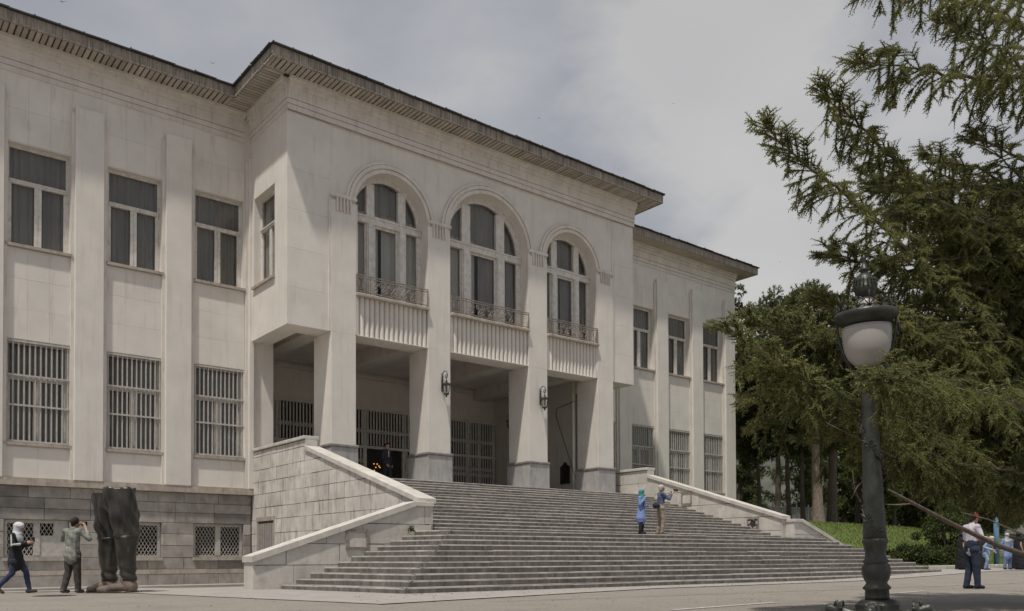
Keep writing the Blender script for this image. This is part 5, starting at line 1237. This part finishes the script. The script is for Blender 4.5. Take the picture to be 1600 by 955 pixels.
# ---- trees of the park behind
def tree(label, base, H, r, kind, seed, first=.3, lean=(0, 0), trunk_r=.22, bark='bark', group=None, fol=1.0, bot=None):
    rg = random.Random(seed); rn = np.random.default_rng(seed); t = thing({'pine': 'pine_tree', 'fir': 'fir_tree', 'leafy': 'leafy_tree', 'bush': 'bush'}[kind], label, 'bush' if kind == 'bush' else 'tree', base, 0, group)
    b = Vector(base); ax_ = lambda h: b+Vector((lean[0]*h+.12*math.sin(h*.4+seed), lean[1]*h+.12*math.cos(h*.35+seed), h))
    mb = MB()
    if kind != 'bush':
        n = 10; mb.tube([ax_(-.3)]+[ax_(H*.97*i/n) for i in range(n+1)], [trunk_r*1.35, trunk_r*1.15]+[max(.03, trunk_r*(1-.85*i/n)) for i in range(1, n+1)], 9)
    cl = []      # clump centres and radii
    if kind == 'pine':
        k = int(26*fol*max(1, r/2.4))
        for i in range(k):
            f = first+(1-first)*(i+rg.random())/k; h = H*f; rad = r*(math.sin(PI*min(1, (1-f)/(1-first)*.85+.12))**.7)*rg.uniform(.45, 1.0); g = i*2.4+rg.uniform(-.5, .5)
            p0 = ax_(h*.94); e = p0+Vector((math.cos(g)*rad, math.sin(g)*rad, rad*rg.uniform(.05, .45)))
            mb.tube([p0, p0.lerp(e, .55)+Vector((0, 0, -.08*rad)), e], [.06, .04, .015], 5, False)
            for j in range(3): q = p0.lerp(e, rg.uniform(.55, 1.05)); cl.append((q+Vector((rg.uniform(-.5, .5), rg.uniform(-.5, .5), rg.uniform(-.1, .35))), rg.uniform(.45, .85)*max(.7, r/3)))
        cl.append((ax_(H), .6))
    elif kind == 'fir':
        k = int(60*fol)
        for i in range(k):
            f = first+(1-first)*(i+rg.random())/k; h = H*f; rad = max(.3, r*(1-f)/(1-first)*rg.uniform(.65, 1.05)); g = i*2.4+rg.uniform(-.5, .5)
            p0 = ax_(h); e = p0+Vector((math.cos(g)*rad, math.sin(g)*rad, -rad*rg.uniform(.1, .4)))
            mb.tube([p0, e], [.05, .012], 4, False)
            for j in range(max(2, int(rad/.55))): cl.append((p0.lerp(e, (j+.8)/max(2, int(rad/.55)))+Vector((0, 0, rg.uniform(-.3, .1))), rg.uniform(.4, .6)))
    else:
        k = int((46 if kind == 'leafy' else 26)*fol)
        for i in range(k):
            while True:
                q = Vector((rg.uniform(-1, 1), rg.uniform(-1, 1), rg.uniform(-1, 1)))
                if .25 < q.length < 1: break
            c = ax_(H*(first+(1-first)*.5)); e = c+Vector((q.x*r, q.y*r, q.z*H*(1-first)*.5)); 
            if kind == 'leafy' or i % 2 == 0: mb.tube([ax_(H*first*.8 if kind == 'leafy' else .0), c.lerp(e, .5), e], [.06, .03, .01], 4, False)
            cl.append((e, rg.uniform(.35, .75)*max(.55, r/2.4)))
    if len(mb.v): mb.build('trunk' if kind != 'bush' else 'stems', M[bark], t, smooth=True)
    # tufts: pointed leaf clusters spread through each clump
    cs = np.array([tuple(c) for c, _ in cl]); rs_ = np.array([x for _, x in cl]); per = {'pine': 38, 'fir': 26, 'leafy': 90, 'bush': 90}[kind]
    C_ = np.repeat(cs, per, 0); R_ = np.repeat(rs_, per); d = norm(rn.normal(0, 1, (len(C_), 3))); d[:, 2] *= .75
    p = C_+d*(R_*rn.uniform(.35, 1.0, len(C_)))[:, None]
    if kind in ('pine', 'fir'):
        dd = norm(d+np.array([0, 0, .5 if kind == 'pine' else -.35])+rn.normal(0, .3, d.shape)); v = sprigs(p, dd, np.full(len(p), .22 if kind == 'pine' else .38), np.full(len(p), .26 if kind == 'pine' else .19), 8, .042 if kind == 'pine' else .055, .7)
        m = M['needle2']
    else:
        n = len(p)*3; P_ = np.repeat(p, 3, 0)+rn.normal(0, .07, (n, 3)); a = norm(rn.normal(0, 1, (n, 3))); b_ = norm(np.cross(a, rn.normal(0, 1, (n, 3)))); s = rn.uniform(.05, .10, n)[:, None]*(1.7 if kind == 'leafy' else .8)
        v = np.stack([P_-a*s*.55, P_+b_*s*1.1, P_+a*s*.55, P_-a*s*.55, P_+a*s*.55, P_-b_*s*.9], 1).reshape(-1, 3); m = M['bushleaf' if kind == 'bush' else 'leaf']
    link('crown', fastmesh('crown', v, np.arange(len(v)).reshape(-1, 3), m), t, (0, 0, 0))
    return t
G_ = 'park trees behind the lawn'
def tb(px, d): p = at(px, 850, d); return Vector((p.x, p.y, gz(p.x, p.y)-.05))
T_ = [  # px, depth, height, radius, kind, first, lean, trunk radius, bark, label
 (1158, 66, 18.6, 2.6, 'pine', .22, (0, 0), .22, 'bark', 'tall thin pine rising right beside the end wall of the palace'),
 (1215, 72, 20.3, 4.2, 'pine', .42, (0, 0), .28, 'bark', 'tall pine with a broad clumped top standing clear against the sky'),
 (1262, 80, 19.5, 4.0, 'fir', .15, (0, 0), .26, 'bark', 'dark conifer behind the tall pine with the broad top'),
 (1185, 58, 12.5, 3.0, 'pine', .40, (0, 0), .16, 'bark', 'lower dark pine between the palace end and the tall pine'),
 (1232, 56, 13, 3.0, 'pine', .42, (.02, 0), .17, 'bark', 'dark pine with a bare slim trunk beside the metal fence'),
 (1257, 55, 12, 2.6, 'fir', .45, (0, 0), .17, 'bark', 'slim dark trunk left of the pale leaning pine'),
 (1283, 52, 14, 3.2, 'pine', .42, (-.085, .0), .36, 'palebark', 'leaning pine with a pale flaking trunk on the lawn'),
 (1303, 53.5, 13, 3.2, 'pine', .38, (-.04, 0), .33, 'bark', 'dark leaning pine close behind the pale trunk'),
 (1340, 60, 15, 3.6, 'leafy', .25, (0, 0), .2, 'bark', 'leafy green tree in the sun behind the lamp post'),
 (1318, 74, 18.5, 4.2, 'fir', .1, (0, 0), .25, 'bark', 'wide dark fir deep in the wood behind the leafy tree'),
 (1375, 78, 20, 4.4, 'fir', .08, (0, 0), .25, 'bark', 'dark fir deep in the wood behind the shaft of the lamp'),
 (1425, 70, 17, 4.2, 'fir', .08, (0, 0), .24, 'bark', 'dark fir right of the lamp behind the spruce boughs'),
 (1475, 74, 18, 4.4, 'fir', .08, (0, 0), .24, 'bark', 'dark fir left of the man in the white shirt, deep in shade'),
 (1520, 66, 15, 4.0, 'fir', .10, (0, 0), .22, 'bark', 'dark fir above the man in the white shirt'),
 (1565, 72, 18, 4.4, 'fir', .08, (0, 0), .24, 'bark', 'dark fir behind the girls in blue'),
 (1612, 64, 16, 4.2, 'leafy', .10, (0, 0), .22, 'bark', 'leafy tree at the right edge behind the people in black'),
 (1395, 58, 9, 3.0, 'leafy', .12, (0, 0), .15, 'bark', 'low leafy tree in the gap right of the lamp shaft'),
 (1450, 60, 9, 3.4, 'fir', .05, (0, 0), .18, 'bark', 'low bushy fir on the bank right of the lamp'),
 (1170, 92, 20, 4.5, 'fir', .12, (0, 0), .25, 'bark', 'far conifer seen past the corner of the palace'),
 (1545, 90, 22, 5, 'fir', .05, (0, 0), .25, 'bark', 'farthest tall conifer at the right of the wood')]
for i, (px, d, H, r, kind, first, lean, trr, bark, lab) in enumerate(T_):
    tree(lab, tb(px, d), H, r, kind, 100+i, first, lean, trr, bark, G_)
for i, (px, d, H, r, lab) in enumerate(((1418, 41, .7, .9, 'rounded green bush at the edge of the steps right of the lamp'), (1444, 42, .7, 1.0, 'middle bush of the row on the bank right of the lamp'), (1472, 42.5, .8, .9, 'bush on the bank just left of the person in the black chador'), (1480, 46, 2.4, 2.0, 'tall dark bush behind the person in the black chador'))):
    tree(lab, tb(px, d), H, r, 'bush', 300+i, .0, group='bushes on the bank', fol=1.4)
# weeds in the joints of the stairs
for i, (x, y, z, s) in enumerate(((12.75, -9.14, .80, .085),)):
    t = thing('weed', ('green weed growing at the top of the lower steps by the cheek pier', 'green weed one step lower against the low cheek wall')[i], 'plant', (x, y, z)); n = 90
    p = RNG.normal(0, 1, (n, 3))*np.array([s*.7, s*.25, s*.45])+np.array([x, y, z+s*.45]); a = norm(RNG.normal(0, 1, (n, 3))); b_ = norm(np.cross(a, RNG.normal(0, 1, (n, 3))))
    v = np.stack([p-a*.02, p+b_*.055, p+a*.02], 1).reshape(-1, 3); link('leaves', fastmesh('leaves', v, np.arange(3*n).reshape(-1, 3), M['leaf']), t, (0, 0, 0))
    mb = MB()
    for k in range(7): mb.tube([(x, y, z-.02), (x+random.uniform(-s, s)*.7, y+random.uniform(-.05, .05), z+s*random.uniform(.5, 1))], .006, 4, False)
    mb.build('stems', M['twig'], t)
# fence and rocky slope seen between the trunks
fp = tb(1225, 66); fn = thing('metal_fence', 'grey metal fence between the tree trunks right of the palace', 'fence', fp)
a, b = tb(1168, 66), tb(1300, 70); post = MB().box(-.04, .04, -.04, .04, 0, 2.3).mesh('post', M['fence']); bar_ = MB().box(-.014, .014, -.014, .014, .1, 2.1).mesh('picket', M['fence'])
for i in range(8):
    p = a.lerp(b, i/7); link('post', post, fn, p)
for i in range(110): link('picket', bar_, fn, a.lerp(b, (i+.5)/110))
for z in (.25, 1.1, 2.0): MB().tube([a+Vector((0, 0, z)), b+Vector((0, 0, z))], .022, 5).build('rail', M['fence'], fn)
c = tb(1230, 96); vs = []; fs = []; nx, ny = 46, 16
for j in range(ny):
    for i in range(nx):
        p = c+rh*((i/(nx-1)-.5)*70)+fh*(j*2.2); p.z = gz(p.x, p.y)-.3+15*(1-math.exp(-j*.28))*(1+.25*math.sin(i*.7+j)+.12*math.sin(i*1.9))+RNG.normal(0, .18); vs.append(p)
for j in range(ny-1):
    for i in range(nx-1): fs.append((j*nx+i, j*nx+i+1, (j+1)*nx+i+1, (j+1)*nx+i))
tag(MB().add(vs, fs).build('rocky_slope', M['hillrock'], None, (0, 0, 0)), kind='structure')
pb = tb(1557, 45); pb.z = gz(pb.x, pb.y); t = thing('blue_post', 'slim blue post standing behind the girls in light blue', 'post', pb); MB().tube([(0, 0, 0), (0, 0, 2.7)], .13, 10).local('shaft', cloth((.10, .20, .28)), t); MB().lathe([(.16, 0), (.16, .06), (.02, .1)], 10, (0, 0, 2.7)).local('cap', cloth((.10, .20, .28)), t)
